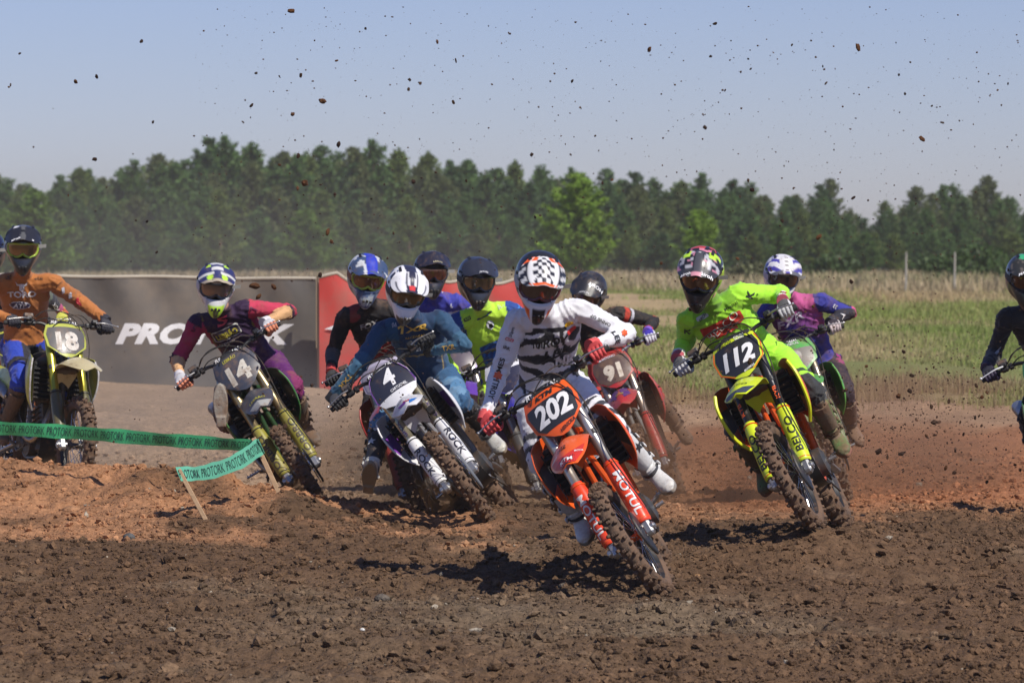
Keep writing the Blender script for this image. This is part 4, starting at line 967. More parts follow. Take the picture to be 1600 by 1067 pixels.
def k112(U, V, g):
    a = np.tile(np.array((.02, .02, .024)), (*U.shape, 1)); y = g[..., 1]; x = g[..., 0]; nz = vnoise(x * 45, y * 45, 0, 9); n2 = vnoise(x * 34 + 5, y * 34, 0, 3)
    put(a, (nz > .30) & (abs(y) > .03), (.45, .45, .48)); put(a, (n2 > .42) & (abs(y) > .028), (.60, .25, .33)); put(a, abs(y) < .024, (.07, .07, .08)); put(a, (abs(y) < .02) & (abs(U - .5) < .02), (.01, .01, .01))
    put(a, (abs(y) < .03) & (U > .84), (.65, .30, .36)); put(a, (abs(abs(y) - .075) < .022) & (U < .30), LIMEY); put(a, (abs(y + .0) > .032) & (U > .66) & (U < .95), (.05, .05, .055)); return a
# --- purple and crimson kit, 14
def j14(nm, q):
    n = len(q['v']); a = K((.030, .010, .045), n); cr_ = (.33, .022, .075)
    if nm == 'torso': put(a, q['Tt'] < .5, (.045, .010, .065)); put(a, (abs(q['lx']) > .15) & (q['Tt'] > .5), cr_); put(a, (abs(abs(q['lx']) - .145) < .006) & (q['n'](24) > 0) & (q['Tt'] > .55), (.22, .14, .03))
    elif nm[:2] == 'ua': put(a, q['T'] > .04, cr_ if nm[-1] == 'R' else (.50, .035, .085)); 
    else:
        put(a, q['T'] >= 0, (.62, .36, .17)); put(a, q['T'] < .12, (.035, .01, .04))
    if nm == 'uaR': put(a, q['T'] > .86, (.035, .01, .04))
    return a
def p14(nm, q):
    n = len(q['v']); a = K((.10, .012, .12), n)
    if nm[:2] == 'th': put(a, (q['T'] > .80) & (q['latr'] > .02), (.20, .02, .10))
    elif nm[:2] == 'sh': put(a, q['T'] > .2, (.08, .02, .06))
    elif nm == 'hip': put(a, q['Tt'] > -.02, (.06, .01, .08))
    return a
def h14(A, E, v):
    a = K((.62, .62, .62), len(A)); x, y, z = v.T; s = abs(A); nav = (.03, .035, .12)
    put(a, (E > 14) & (abs(y) > .03), nav); put(a, (abs(y) <= .045) & (E > 52), (.6, .6, .6)); put(a, (s > 75) & (E > -6) & (E < 14), (.55, .55, .55)); put(a, (s < 24) & (E < -24), LIMEY); put(a, (s < 8) & (E < -30) & (E > -46), (.10, .12, .05))
    put(a, (s > 24) & (s < 40) & (E < -34) & (E > -58), nav); put(a, (s > 42) & (s < 60) & (np.sin(A) > .0) & (E < -22) & (E > -36), nav); put(a, E < -64, LIMEY); return a
def k14(U, V, g):
    a = np.tile(np.array((.03, .035, .13)), (*U.shape, 1)); y = abs(g[..., 1]); put(a, (y < .03 + .03 * U) & (U > .30) & (U < .46), (.62, .62, .62)); put(a, (y > .045) & (y < .075) & (U < .22 + .0), LIMEY); put(a, (y < .03) & (U < .14), (.6, .6, .6))
    put(a, (U > .58) & (np.abs(y - .05) < .018), LIMEY); put(a, (U > .50) & (U < .58) & (y > .02), (.6, .6, .58)); put(a, U > .84, (.40, .34, .26)); return a
# --- orange kit, 18
def j18(nm, q):
    n = len(q['v']); a = K((.42, .145, .030), n)
    if nm[:2] == 'fa': put(a, (q['T'] < .10) & (q['n'](20) > .1), (.5, .04, .04))
    return a
def p18(nm, q):
    n = len(q['v']); a = K((.012, .045, .40), n)
    if nm[:2] == 'th': put(a, abs(q['T'] - .66) < .05, (.012, .012, .02)); put(a, (q['latr'] < -.04), (.012, .012, .02))
    elif nm == 'hip': put(a, (abs(q['lx']) < .07) & (q['n'](9) > -.2), (.012, .012, .02))
    elif nm[:2] == 'sh': put(a, q['T'] > .4, (.02, .02, .03))
    return a
def h_dark(spec=None, base=(.02, .02, .026), chin=(.018, .018, .02)):
    def fn(A, E, v):
        a = K(base, len(A)); put(a, E < -22, chin)
        if spec: spec(a, A, E, v)
        return a
    return fn
def k_dark(spec=None, base=(.022, .022, .028)):
    def fn(U, V, g):
        a = np.tile(np.array(base), (*U.shape, 1))
        if spec: spec(a, U, V, g)
        return a
    return fn
def s18(a, A, E, v): put(a, (abs(A) > 70) & (E < -2) & (E > -22), (.16, .16, .18))
def sk18(a, U, V, g): y = g[..., 1]; put(a, abs(y) < .017, (.10, .10, .10)); put(a, (abs(y) < .017) & (abs(U - .5) < .03), (.015, .015, .015)); put(a, (U < .22) & (y < -.03) & (y > -.065), (.7, .7, .72))
# --- black over red kit
def j6(nm, q):
    n = len(q['v']); a = K((.018, .016, .018), n); red = (.33, .022, .016)
    if nm == 'torso': put(a, (q['Tt'] < .55) , red); put(a, (q['Tt'] > .8) & (q['n'](11) > .25), (.22, .03, .03))
    elif nm[:2] == 'fa': put(a, q['T'] < .75, (.075, .072, .075)); put(a, q['T'] > .9, red)
    return a
def plain(c, c2=None, thr=.3, s=9):
    def fn(nm, q):
        a = K(c, len(q['v']))
        if c2 is not None: put(a, q['n'](s) > thr, c2)
        return a
    return fn
def h6(A, E, v):
    a = K((.08, .12, .20), len(A)); x, y, z = v.T; nz = vnoise(x * 26, y * 26, z * 26, 31); put(a, nz > .12, (.62, .64, .66)); put(a, nz < -.28, (.03, .05, .12)); put(a, (abs(y) < .036) & (E > 12), (.03, .05, .48)); put(a, (E < -22), (.32, .36, .40)); put(a, (E < -22) & (nz < -.1), (.06, .09, .18)); return a
def k6(U, V, g):
    a = np.tile(np.array((.05, .08, .16)), (*U.shape, 1)); y = g[..., 1]; nz = vnoise(g[..., 0] * 26, y * 26, 1, 12); put(a, nz > .2, (.60, .62, .64)); put(a, abs(y) < .036, (.03, .05, .46)); put(a, (U > .8) & (nz < .3), (.06, .09, .20)); return a
def j7(nm, q):
    n = len(q['v']); a = K((.045, .05, .36), n)
    if nm[:2] in ('ua', 'fa'): put(a, q['T'] > .12, (.66, .62, .72)); put(a, (q['T'] > .3) & (q['n'](12) > .3), (.20, .06, .35))
    if nm == 'torso': put(a, q['Tt'] < .5, (.62, .62, .66)); put(a, (q['n'](9) > .35), (.6, .6, .68))
    return a
def j8(nm, q):
    n = len(q['v']); a = K((.50, .80, .05), n); bl = (.012, .055, .27)
    if nm == 'torso':
        x, t = q['lx'], q['Tt']; put(a, abs(x) > .155, bl); pn = (t < .64 - .6 * np.clip(-x - .02, 0, 1) ) & (x > -.10) & (x < .13) & (t > .20 - .0 * x) & (q['fx'] > 0); put(a, pn, bl)
        r = np.hypot(x - .02, (t - .42) * .5); put(a, pn & (np.sin(r * 190) > .1) & (t > .3), (.02, .13, .50)); put(a, pn & (t < .34 + x * .9), (.50, .80, .05))
    elif nm[:2] == 'ua': put(a, q['T'] < .35, bl); put(a, (q['T'] < .30) & (np.sin(q['T'] * 60) > .2), (.03, .18, .55))
    return a
def j91(nm, q):
    n = len(q['v']); a = K((.018, .016, .017), n); red = (.50, .045, .025)
    if nm == 'torso': put(a, (q['Tt'] < .62) & (abs(q['lx']) > .06), (.42, .025, .03)); put(a, (q['Tt'] < .5) & (q['n'](10) > .1), (.07, .03, .14))
    elif nm[:2] == 'ua': put(a, (q['T'] > .10) & (q['T'] < .24), red); put(a, (q['T'] > .28) & (q['T'] < .36), (.5, .5, .55)); put(a, (q['T'] > .94), red)
    else: put(a, (q['T'] < .35) & (q['cam'] < .0), red); put(a, q['T'] > .9, red)
    return a
def s91(a, A, E, v): x, y, z = v.T; put(a, (abs(y) < .02) & (E > 30), (.05, .05, .05)); put(a, (abs(A) > 95) & (E < -8) & (E > -50), (.55, .30, .26))
def jf(nm, q):
    n = len(q['v']); v = q['v']; pk = np.array((.50, .09, .26)); bl = np.array((.035, .038, .27)); a = K(bl, n)
    if nm == 'torso':
        t = np.clip((q['Tt'] - .60 + q['n'](8) * .16 + q['lx'] * 1.0) / .42, 0, 1)[:, None]; a = bl * (1 - t) + pk * t; put(a, (q['lx'] < -.10) & (q['Tt'] > .3), (.12, .025, .16)); put(a, q['Tt'] < .12, (.03, .02, .05))
    elif nm[:2] == 'ua': put(a, (q['T'] > .45) & (q['cam'] < .02), (.02, .02, .03)); put(a, q['T'] > .95, (.55, .08, .22))
    else: put(a, q['T'] >= 0, (.02, .02, .03)); put(a, (q['T'] < .4) & (q['cam'] < -.015), (.62, .085, .25))
    return a
def pf_(nm, q):
    n = len(q['v']); a = K((.030, .018, .028), n)
    if nm in ('hip',) : put(a, q['n'](20) > -.1, (.12, .03, .26)); 
    if nm[:2] == 'th': put(a, (q['T'] < .35) & (q['n'](26) > .1), (.30, .03, .16)); put(a, (q['T'] < .2) & (q['n'](20, 3) > .1), (.05, .03, .30))
    if nm[:2] == 'sh': put(a, q['T'] > .45, (.36, .035, .03))
    return a
def hf(A, E, v):
    a = K((.74, .73, .74), len(A)); x, y, z = v.T; w = np.sin(E * .16 + abs(A) * .10 + 2 * vnoise(x * 18, y * 18, z * 18, 2)); put(a, (abs(y) > .045) & (w > .25) & (E > 5) & (abs(A) < 120), (.06, .05, .34)); put(a, (abs(y) > .035) & (E < 26) & (E > 12), (.10, .10, .12)); put(a, (E < -22) & (abs(A) < 40), (.05, .05, .055)); return a
def kf(U, V, g):
    a = np.tile(np.array((.74, .73, .74)), (*U.shape, 1)); y = abs(g[..., 1]); w = np.sin(U * 14 + y * 60); put(a, (y > .045) & (w > .1), (.06, .05, .34)); put(a, (y < .012) & (np.sin(U * 34) > .6), (.12, .10, .08)); put(a, (y > .03) & (U > .78), (.12, .12, .14)); put(a, (y < .016) & (U > .85), (.08, .06, .35)); return a
def s12(a, A, E, v): x, y, z = v.T; put(a, (abs(y) > .02) & (abs(y) < .06) & (E > 50), (.04, .42, .16)); put(a, (y > .01) & (y < .05) & (E > 15), (.04, .40, .16)); put(a, vnoise(x * 40, y * 40, z * 40, 3) > .45, (.10, .09, .08))
def sk12(a, U, V, g): y = g[..., 1]; put(a, (y > .012) & (y < .05) & (U > .5), (.05, .45, .18)); put(a, (y < -.02) & (y > -.07) & (U < .3), (.05, .42, .18)); put(a, vnoise(g[..., 0] * 60, y * 60, 0, 3) > .4, (.14, .12, .10))

WT = (.80, .80, .80); KK = (.02, .02, .02)
BK = lambda **k: dict(dict(main=(.5, .5, .5), acc=BLACK, plate=(.5, .5, .5), guard=BLACK, numbg=(.025, .025, .03), fork=(.45, .42, .38), plate_txt=[], tone={}), **k)
bikes = {}
bikes['202'] = (BK(id='orange', main=ORG, acc=ORG, plate=ORG, guard=S(230, 70, 38), fork=(.50, .47, .42), dirt=.22, frame=ORG, tank=(.06, .06, .06), clampacc=1, pad=(.02, .02, .02), padtxt='RENTHAL', guardtxt='MOTUL', guardtxtcol=WT, hub=mat('orange_hub', ORG, .4, metal=.4), guardup=-1,
    panel=(.897, .733, .016), edge=None, shroud2=(.02, .02, .022),
    plate_txt=[('202', .115, .825, 0, WT, dict(bold=.035, shear=.22, space=.98, sx=.92)), ('KTM', .026, .925, 0, KK, dict(w=.115, shear=.3, bold=.04)), ('HENICKA', .019, .708, .035, KK, dict(w=.10, bold=.03, slope=.25))],
    fender_poly=[([(1.60, -.105), (1.72, -.085), (1.785, -.045), (1.79, .045), (1.72, .085), (1.60, .105), (1.66, .06), (1.715, .0), (1.66, -.06)], S(205, 52, 44)), ([(1.715, -.05), (1.785, -.046), (1.80, .0), (1.785, .046), (1.715, .05)], (.02, .02, .03))],
    fender_txt=[('KTM', .03, 1.755, 0, WT, .075), ('MOTUL', .02, 1.69, .074, WT, .04), ('102', .05, 1.60, -.01, KK, .055), ('PIRELLI', .02, 1.63, -.075, WT, .05)]), (.849, 23.467, .063, -91.8, 32.0, 2.2, -6.5))
bikes['4'] = (BK(id='white', main=(.72, .72, .74), acc=(.3, .05, .45), plate=(.74, .74, .75), guard=(.74, .74, .75), fork=(.42, .38, .26), dirt=.25, frame=(.25, .25, .27), tank=(.6, .6, .6), roundplate=1, trim=(.20, .04, .35), edge=(.70, .70, .72), padtxt='RENTHAL', shroud2=(.20, .04, .36), holeshot=1, discg=1, discm=mat('grey_disc_cover', (.14, .15, .17), .5, dirt=.3),
    guardtxt='ROCK', guardtxtcol=(.03, .03, .05), guardup=-1, forktxt='GFOX', forktxtcol=(.06, .03, .12), numbg=(.03, .032, .05), panel=(.955, .745, .008),
    plate_txt=[('4', .145, .86, .005, WT, dict(bold=.018, shear=.15, sx=.9)), ('CARTUCHEL', .02, .762, .03, WT, dict(w=.12, shear=.15, bold=.02, slope=.0))],
    fender_poly=[(ellipse(.05, .05, 14)[0] + [1.70, .01], (.55, .03, .04)), ([(1.66, -.06), (1.72, -.05), (1.76, .0), (1.72, -.0)], (.20, .04, .35)), ([(1.70, .03), (1.68, .08), (1.73, .06), (1.77, .02)], (.03, .18, .55))],
    fender_txt=[('G', .03, 1.70, .01, WT, .025), ('MX CUP', .02, 1.62, -.03, KK, .05)]), (.052, 28.155, .058, -96.5, 39.6, -2.6, 7.0))
bikes['112'] = (BK(id='yellow', main=S(208, 226, 46), shroud=S(200, 82, 34), edgew=.011, acc=ORG, plate=S(208, 226, 46), guard=S(208, 226, 46), fork=(.05, .05, .055), dirt=.28, frame=ORG, clampacc=1, trim=ORG, edge=S(225, 232, 40), tank=(.05, .05, .05), shroud2=(.02, .02, .022), guardtxt='BELCO', guardtxtcol=KK, forktxt='KYB', forktxtcol=ORG, barm=M_BLK, pad=(.03, .03, .03),
    panel=(.925, .705, .016), plate_txt=[('112', .110, .815, 0, WT, dict(bold=.05, shear=.26, space=1.06, sx=.92)), ('BELCO', .026, .935, -.045, KK, dict(w=.085, bold=.01)), ('DANIEL', .015, .948, .05, WT, dict(w=.065)), ('NUNES', .015, .930, .05, WT, dict(w=.055)), ('MAXXIMOLA', .013, .715, .04, WT, dict(w=.07, slope=.25))],
    fender_poly=[([(1.36, -.03), (1.36, .045), (1.47, .035), (1.52, .0), (1.46, -.03)], (.02, .02, .03)), ([(1.66, -.10), (1.74, -.085), (1.795, -.03), (1.79, .05), (1.70, .1), (1.72, .04), (1.755, .0), (1.72, -.055)], (.05, .06, .09))],
    fender_txt=[('BELCO', .03, 1.66, .0, KK, .12)]), (1.998, 25.438, .148, -100.7, 26.7, -2.9, -4.5))
bikes['14'] = (BK(id='green', main=(.035, .07, .045), acc=(.05, .35, .08), plate=(.05, .055, .075), guard=(.30, .28, .045), fork=(.38, .30, .16), dirt=.5, frame=(.04, .10, .04), edge=(.04, .22, .05), padtxt='RENTHAL', fenderm=(.05, .055, .07), panel=(.93, .70, .01), numbg=(.045, .05, .07), guardtxt='ORBRO', guardtxtcol=(.05, .05, .04),
    plate_txt=[('14', .13, .80, 0, (.55, .52, .45), dict(bold=.05, shear=.05, sx=1.05)), ('LEBRÃO', .024, .925, -.01, (.50, .45, .05), dict(w=.10, bold=.02))],
    fender_txt=[('LEBRÃO', .03, 1.66, -.0, (.50, .48, .05), .12)], fender_poly=[([(1.72, -.08), (1.79, -.04), (1.80, .04), (1.72, .085), (1.71, .0)], (.36, .36, .34))]), (-1.452, 29.659, .079, -80.7, 30.7, .2, -4.1))
bikes['18'] = (BK(id='pale_yellow', main=(.50, .50, .06), acc=(.45, .5, .05), plate=(.46, .50, .08), guard=(.10, .095, .04), fork=(.52, .48, .06), dirt=.42, frame=(.06, .06, .06), padtxt='RENTHAL', fenderm=(.60, .52, .30), numbg=(.12, .115, .11), panel=(.92, .70, .014), edge=(.6, .6, .6),
    plate_txt=[('18', .14, .80, 0, (.62, .58, .52), dict(bold=.05, shear=0)), ('MOTO', .015, .715, 0, (.6, .6, .6), dict(w=.035))]), (-3.679, 31.065, .015, -64.9, -4.3, -4.4, -.1))
bikes['91'] = (BK(id='red', main=(.45, .028, .03), acc=(.4, .03, .03), plate=(.45, .028, .03), guard=(.42, .035, .03), fork=(.40, .34, .28), dirt=.55, frame=(.3, .3, .3), numbg=(.10, .06, .05), panel=(.93, .71, .012), barm=M_ALU, edge=(.5, .04, .03), pad=(.45, .03, .02),
    plate_txt=[('91', .115, .80, -.0, (.62, .55, .45), dict(bold=.06, shear=.05)), ('M.ANTONIO', .022, .932, -.01, (.7, .7, .75), dict(w=.13, bold=.02))], fender_poly=[([(1.40, -.05), (1.62, -.08), (1.70, -.03), (1.50, .0)], (.08, .02, .18)), ([(1.40, .05), (1.62, .08), (1.70, .03), (1.50, .0)], (.08, .02, .18))],
    fender_txt=[('CROSS', .03, 1.62, .0, (.55, .4, .06), .06)]), (1.289, 32.702, -.034, -95.1, 23.5, 1.3, 1.8))
bikes['fxr'] = (BK(id='lime_green', main=(.09, .36, .06), acc=(.1, .4, .06), plate=(.10, .38, .08), guard=(.20, .24, .12), fork=(.30, .26, .20), dirt=.5, frame=(.04, .2, .04), numbg=(.22, .20, .17), panel=(.87, .70, .02), edge=(.12, .45, .07),
    plate_txt=[('9', .12, .79, 0, (.45, .42, .36), dict(bold=.05)), ('FAJAL', .02, .945, .01, WT, dict(w=.08)), ('TIRCAL', .02, .920, .01, WT, dict(w=.09))]), (2.454, 31.798, -.025, -92.5, 19.3, -2.8, 1.8))
bikes['nic'] = (BK(id='blue', main=(.05, .03, .42), acc=(.05, .03, .4), plate=(.72, .72, .75), guard=(.06, .065, .07), fork=(.40, .38, .34), dirt=.4, frame=(.03, .04, .2), numbg=(.03, .03, .06), panel=(.86, .70, .012), trim=(.06, .04, .45), edge=(.05, .04, .4),
    plate_txt=[('7', .09, .80, -.04, WT, dict(bold=.05)), ('NICOLADE', .022, .90, .03, KK, dict(w=.15, bold=.02))]), (.610, 29.728, .033, -97.6, 26.2, 1.9, 3.8))
bikes['b6'] = (BK(id='crimson', main=(.40, .03, .03), acc=(.4, .03, .03), plate=(.45, .42, .55), guard=(.35, .03, .03), fork=(.35, .33, .30), dirt=.4, frame=(.2, .2, .2), numbg=(.30, .28, .36), edge=(.4, .03, .03), plate_txt=[]), (-.310, 29.805, -.002, -97.0, 21.9, 2.7, -.7))
bikes['b7'] = (BK(id='purple', main=(.13, .04, .38), acc=(.1, .04, .3), plate=(.14, .05, .38), guard=(.20, .17, .12), fork=(.35, .32, .28), dirt=.4, frame=(.1, .1, .2), numbg=(.10, .08, .10), fenderm=(.13, .04, .40), edge=(.5, .5, .55), plate_txt=[]), (-.028, 32.337, -.037, -92.0, 17.9, 0, 6.2))
bikes['r12'] = (BK(id='dark_green', main=(.03, .16, .07), acc=(.03, .1, .05), plate=(.03, .17, .08), guard=(.05, .05, .05), fork=(.3, .28, .25), dirt=.5, frame=(.03, .1, .04), edge=(.04, .2, .08), leverm=mat('white_lever', (.7, .7, .7), .4), plate_txt=[]), (3.922, 28.696, .028, -92.0, 22.2, .6, -3.8))
bikes['r1'] = (BK(id='burnt_orange', main=(.50, .12, .03), acc=(.5, .12, .03), plate=(.5, .5, .07), guard=(.5, .14, .03), fork=(.3, .28, .25), dirt=.45, frame=(.4, .1, .02), edge=(.55, .14, .03), plate_txt=[]), (-3.548, 32.684, .044, -88.0, 8.0, -.6, -.2))
BL = {'202': 'orange motocross bike numbered 202 leaning hard at the front of the pack', '4': 'white and purple motocross bike numbered 4 leaning behind the front orange bike', '112': 'neon yellow motocross bike numbered 112 with orange frame leaning on the right',
 '14': 'muddy dark green motocross bike numbered 14 with yellow fork guards beside the stakes', '18': 'muddy pale yellow motocross bike numbered 18 riding behind the green tape', '91': 'muddy red motocross bike numbered 91 behind the leading orange bike', 'fxr': 'muddy lime green motocross bike ridden by the rider in pink and blue behind bike 112',
 'nic': 'blue motocross bike with dark fork guards just behind the rider in zebra kit', 'b6': 'crimson motocross bike half hidden behind the rider in teal', 'b7': 'purple motocross bike mostly hidden behind the riders in teal and neon', 'r12': 'dark green motocross bike cut by the right edge of the photo', 'r1': 'burnt orange motocross bike hidden behind the rider in the orange shirt'}
info = {}
for k_, (st_, pose_) in bikes.items():
    if ONLY and k_ not in ONLY: continue
    info[k_] = make_bike(st_, pose_, BL[k_])

# ------------------------------------------------------------------ riders
def rider(key, label, st, head, neck, sR, sL, pel, eR, eL, kR, kL, hrot, footR='peg', footL='peg', seed=1, off=(.42, .66, 1.0)):
    """pixels of the joints; off = metres behind the front axle of head, shoulders and hips; a third number on a pixel adds to that"""
    if ONLY and key not in ONLY: return
    b = info[key]; Y = b['axle'][1]
    d = lambda q, o: P(q[0], q[1], Y + o + (q[2] if len(q) > 2 else 0))
    J = dict(head=d(head, off[0]), neck=d(neck, off[1]), sR=d(sR, off[1]), sL=d(sL, off[1]), pelvis=d(pel, off[2]), eRpx=eR, eLpx=eL, kRpx=kR, kLpx=kL, hrot=hrot)
    for k, ft in (('R', footR), ('L', footL)): J['foot' + k] = ft if ft == 'peg' else (d(ft[0], 0), ft[1])
    return make_person(label, dict(J=J, st=st, seed=seed), b)
fox = lambda s=1: star(s)
rider('202', 'person in white zebra striped kit and checkered helmet leading on bike 202', dict(
    jersey=j202, pants=p202, glove=glove_plain((.62, .075, .075), (.52, .05, .05)), cuff=(.62, .08, .08), boot=boot_fn((.66, .66, .64), (.60, .60, .59), (.62, .61, .57), (.28, .26, .22)), strap=(.06, .06, .065), boot_star=(.03, .03, .03),
    helmet=h202, peak=k202, gframe=(.10, .02, .03), strapc=(.5, .5, .5), lens=(.10, .07, .06),
    prints=[('text', 'TROY', 0, 0, .06, KK, dict(px=(864, 534), rot=5, shear=.3, w=.18, bold=.03)), ('text', 'LEE', 0, 0, .06, KK, dict(px=(870, 551), rot=5, shear=.3, w=.16, bold=.03)), ('text', 'OUR', .03, .34, .075, (.75, .75, .78), dict(px=(872, 568), rot=10, shear=.3, w=.18, bold=.02)),
        ('poly', ellipse(1, .6), .115, .80, .05, S(240, 190, 40), dict(px=(889, 505), rot=20)), ('poly', rrect(1, .5, .1), .12, .72, .05, S(200, 50, 50), dict(px=(893, 514), rot=20)), ('text', '101', -.09, .60, .05, KK, dict(px=(840, 538), w=.05)),
        ('text', '3XSports', 0.0, .20, .017, KK, dict(on='uaR', w=.055, rot=90, name='sleeve_lettering')), ('poly', rrect(1, .35, .1), .0, .34, .045, S(200, 45, 55), dict(on='uaR', name='sleeve_patch')), ('text', 'MOTUL', 0., .34, .010, WT, dict(on='uaR', w=.036, lift=.005, name='sleeve_lettering')), ('text', 'IRK', 0., .50, .018, KK, dict(on='uaR', w=.04, name='sleeve_lettering')),
        ('text', 'JAMES', 0., .92, .028, KK, dict(on='uaR', w=.13, rot=90, name='sleeve_lettering')), ('poly', star(.5, .7, 6), 0., .18, .055, S(225, 95, 50), dict(on='faR', name='sleeve_patch')), ('text', 'TROY', 0., .52, .032, KK, dict(on='faR', w=.10, rot=-90, name='sleeve_lettering')), ('text', 'LEE', .0, .5, .032, KK, dict(on='faL', w=.07, name='sleeve_lettering')),
        ('poly', star(.5, .7, 6), 0., .93, .04, S(225, 95, 50), dict(on='uaL', name='sleeve_patch')), ('text', 'ONNE OF', 0., .45, .018, KK, dict(on='uaL', w=.12, rot=90, name='sleeve_lettering')),
        ('text', '102', 0., .97, .05, WT, dict(on='thL', w=.06, rot=20, name='knee_lettering')), ('text', '101', 0., .1, .05, WT, dict(on='shR', w=.05, name='knee_lettering'))]),
    (842, 437), (856, 490), (806, 500), (902, 482), (858, 600), (778, 585), (953, 508), (835, 690), (926, 640), (4, 30, -6), off=(.40, .66, .98), seed=3)
rider('4', 'person in teal blue kit and white helmet riding bike 4 with one foot down', dict(
    jersey=j4, pants=p4, glove=glove_plain((.02, .02, .022), (.06, .06, .065)), cuff=(.02, .02, .02), boot=lambda V, s: put2(boot_fn((.52, .51, .47), (.45, .45, .42), (.56, .54, .46), (.22, .17, .11))(V, s), V[:, 2] > .10, (.018, .018, .02)), strap=(.10, .10, .10), boot_star=(.55, .55, .55),
    helmet=h4, peak=k4, gframe=(.06, .05, .03), lens=(.12, .08, .04), strapc=(.05, .05, .05),
    prints=[('text', 'TXR', .0, .83, .042, S(205, 165, 75), dict(px=(645, 514), w=.19, rot=0, bold=.03, shear=.2)), ('text', 'RACEWEAR', .0, .70, .018, S(175, 140, 65), dict(px=(649, 525), w=.13, rot=0)), ('text', 'ALTER CA', .02, .45, .032, (.55, .6, .68), dict(px=(655, 544), w=.20, rot=-2, bold=.02)), ('text', 'TXR', 0., .45, .03, S(205, 165, 75), dict(on='faR', w=.12, rot=-90, name='sleeve_lettering')),
        ('text', 'TXR', 0., .35, .034, S(205, 165, 75), dict(on='faL', w=.11, rot=90, name='sleeve_lettering')), ('poly', star(.5, .5), 0., .22, .10, (.5, .5, .5), dict(on='shR', name='knee_brace_star')), ('text', 'FXR', -.10, .86, .015, (.6, .6, .65), dict(px=(616, 506), w=.03))]),
    (634, 452), (651, 503), (596, 517), (688, 500), (668, 590), (562, 570), (727, 538), (578, 668), (724, 633), (8, 27, -9), footR=((579, 742, .34), np.array([.05, -1, .55])), footL='peg', off=(.44, .70, 1.0), seed=5)
rider('112', 'person in neon green kit and black flowered helmet riding bike 112', dict(
    jersey=j112, pants=p112, glove=glove_plain((.60, .60, .60), (.10, .10, .10), (.45, .45, .46)), cuff=(.45, .09, .12), boot=boot_fn((.10, .20, .06), (.16, .13, .09), (.10, .14, .06), (.30, .12, .08)), mudboot=1, strap=(.10, .08, .06),
    helmet=h112, peak=k112, gframe=(.02, .02, .02), lens=(.16, .09, .05), strapc=(.3, .4, .04), peak_txt=[('airoh', .02, .205, -.062, WT), ('airoh', .024, .205, .062, WT), ('66', .012, .07, 0, WT)],
    prints=[('poly', rrect(1.0, .30, .06), .0, .50, .26, S(190, 60, 50), dict(px=(1129, 508), rot=-8, name='jersey_patch')), ('poly', rrect(.55, .08, .03), .0, .39, .26, S(190, 60, 50), dict(px=(1135, 518), rot=-8, name='jersey_patch')), ('text', 'BELCO', .0, .505, .05, (.70, .68, .55), dict(px=(1129, 508), w=.225, rot=11, bold=-.01, lift=.006)), ('poly', rrect(1, .28, .1), -.085, .79, .075, (.42, .45, .44), dict(px=(1097, 495), rot=-14, name='jersey_patch')), ('text', 'AIROH', -.085, .79, .014, KK, dict(px=(1097, 495), w=.055, rot=8, lift=.006)),
        ('text', 'MARELLI', .10, .82, .016, KK, dict(px=(1142, 478), w=.085, rot=-4)), ('poly', ellipse(1, .45), .0, .80, .05, (.2, .35, .05), dict(px=(1119, 490), rot=10, name='jersey_patch')), ('text', 'K', 0, .10, .05, KK, dict(on='uaL', rot=-20, name='sleeve_lettering')), ('text', 'K', 0, .15, .05, KK, dict(on='uaR', name='sleeve_lettering')),
        ('poly', rrect(1, .5, .1), 0, .70, .07, S(190, 50, 60), dict(on='faL', rot=70, name='sleeve_patch')), ('text', 'WE', 0, .70, .025, WT, dict(on='faL', rot=70, lift=.006, name='sleeve_lettering'))]),
    (1096, 426), (1112, 480), (1074, 498), (1156, 460), (1186, 567), (1072, 538), (1200, 461), (1140, 625), (1256, 590), (-12, 27, -5), off=(.42, .68, .98), seed=8)
rider('14', 'person in purple and crimson kit and navy white helmet riding bike 14', dict(
    jersey=j14, pants=p14, glove=glove_plain((.60, .60, .62), None, (.62, .22, .12)), cuff=(.62, .60, .62), boot=boot_fn((.13, .12, .11), (.10, .09, .08), (.15, .14, .13), (.30, .28, .24)), mudboot=1, strap=(.08, .08, .07), fore=.92, loose=1.0,
    helmet=h14, peak=k14, gframe=(.04, .04, .04), lens=(.24, .17, .12), strapc=(.5, .5, .55), dusty=1,
    prints=[('text', 'S', .0, .83, .075, S(205, 70, 100), dict(px=(347, 500), w=.11, rot=8, shear=.3, bold=.02)), ('poly', rrect(1, .42, .08), .0, .55, .20, (.55, .55, .50), dict(px=(354, 521), rot=3, name='jersey_patch')), ('poly', rrect(.93, .35, .07), .0, .55, .20, (.03, .03, .07), dict(px=(354, 521), rot=3, lift=.005, name='jersey_patch')), ('text', 'LEBRÃO', .0, .555, .040, S(190, 180, 60), dict(px=(354, 521), w=.155, rot=3, bold=.04, lift=.008)), ('text', 'CAMINHÕES', .01, .42, .018, (.55, .5, .5), dict(px=(358, 534), w=.15, rot=8)), ('text', '5', 0, .12, .05, (.10, .01, .04), dict(on='uaR', name='sleeve_lettering')), ('text', '7', 0, .15, .05, (.12, .01, .05), dict(on='uaL', name='sleeve_lettering'))]),
    (337, 446), (352, 492), (309, 505), (385, 482), (399, 573), (284, 553), (428, 486), (362, 640), (462, 612), (6, 16, -3), footR=((347, 648, .28), np.array([-.05, -.45, 1.0])), off=(.42, .66, .98), seed=11)
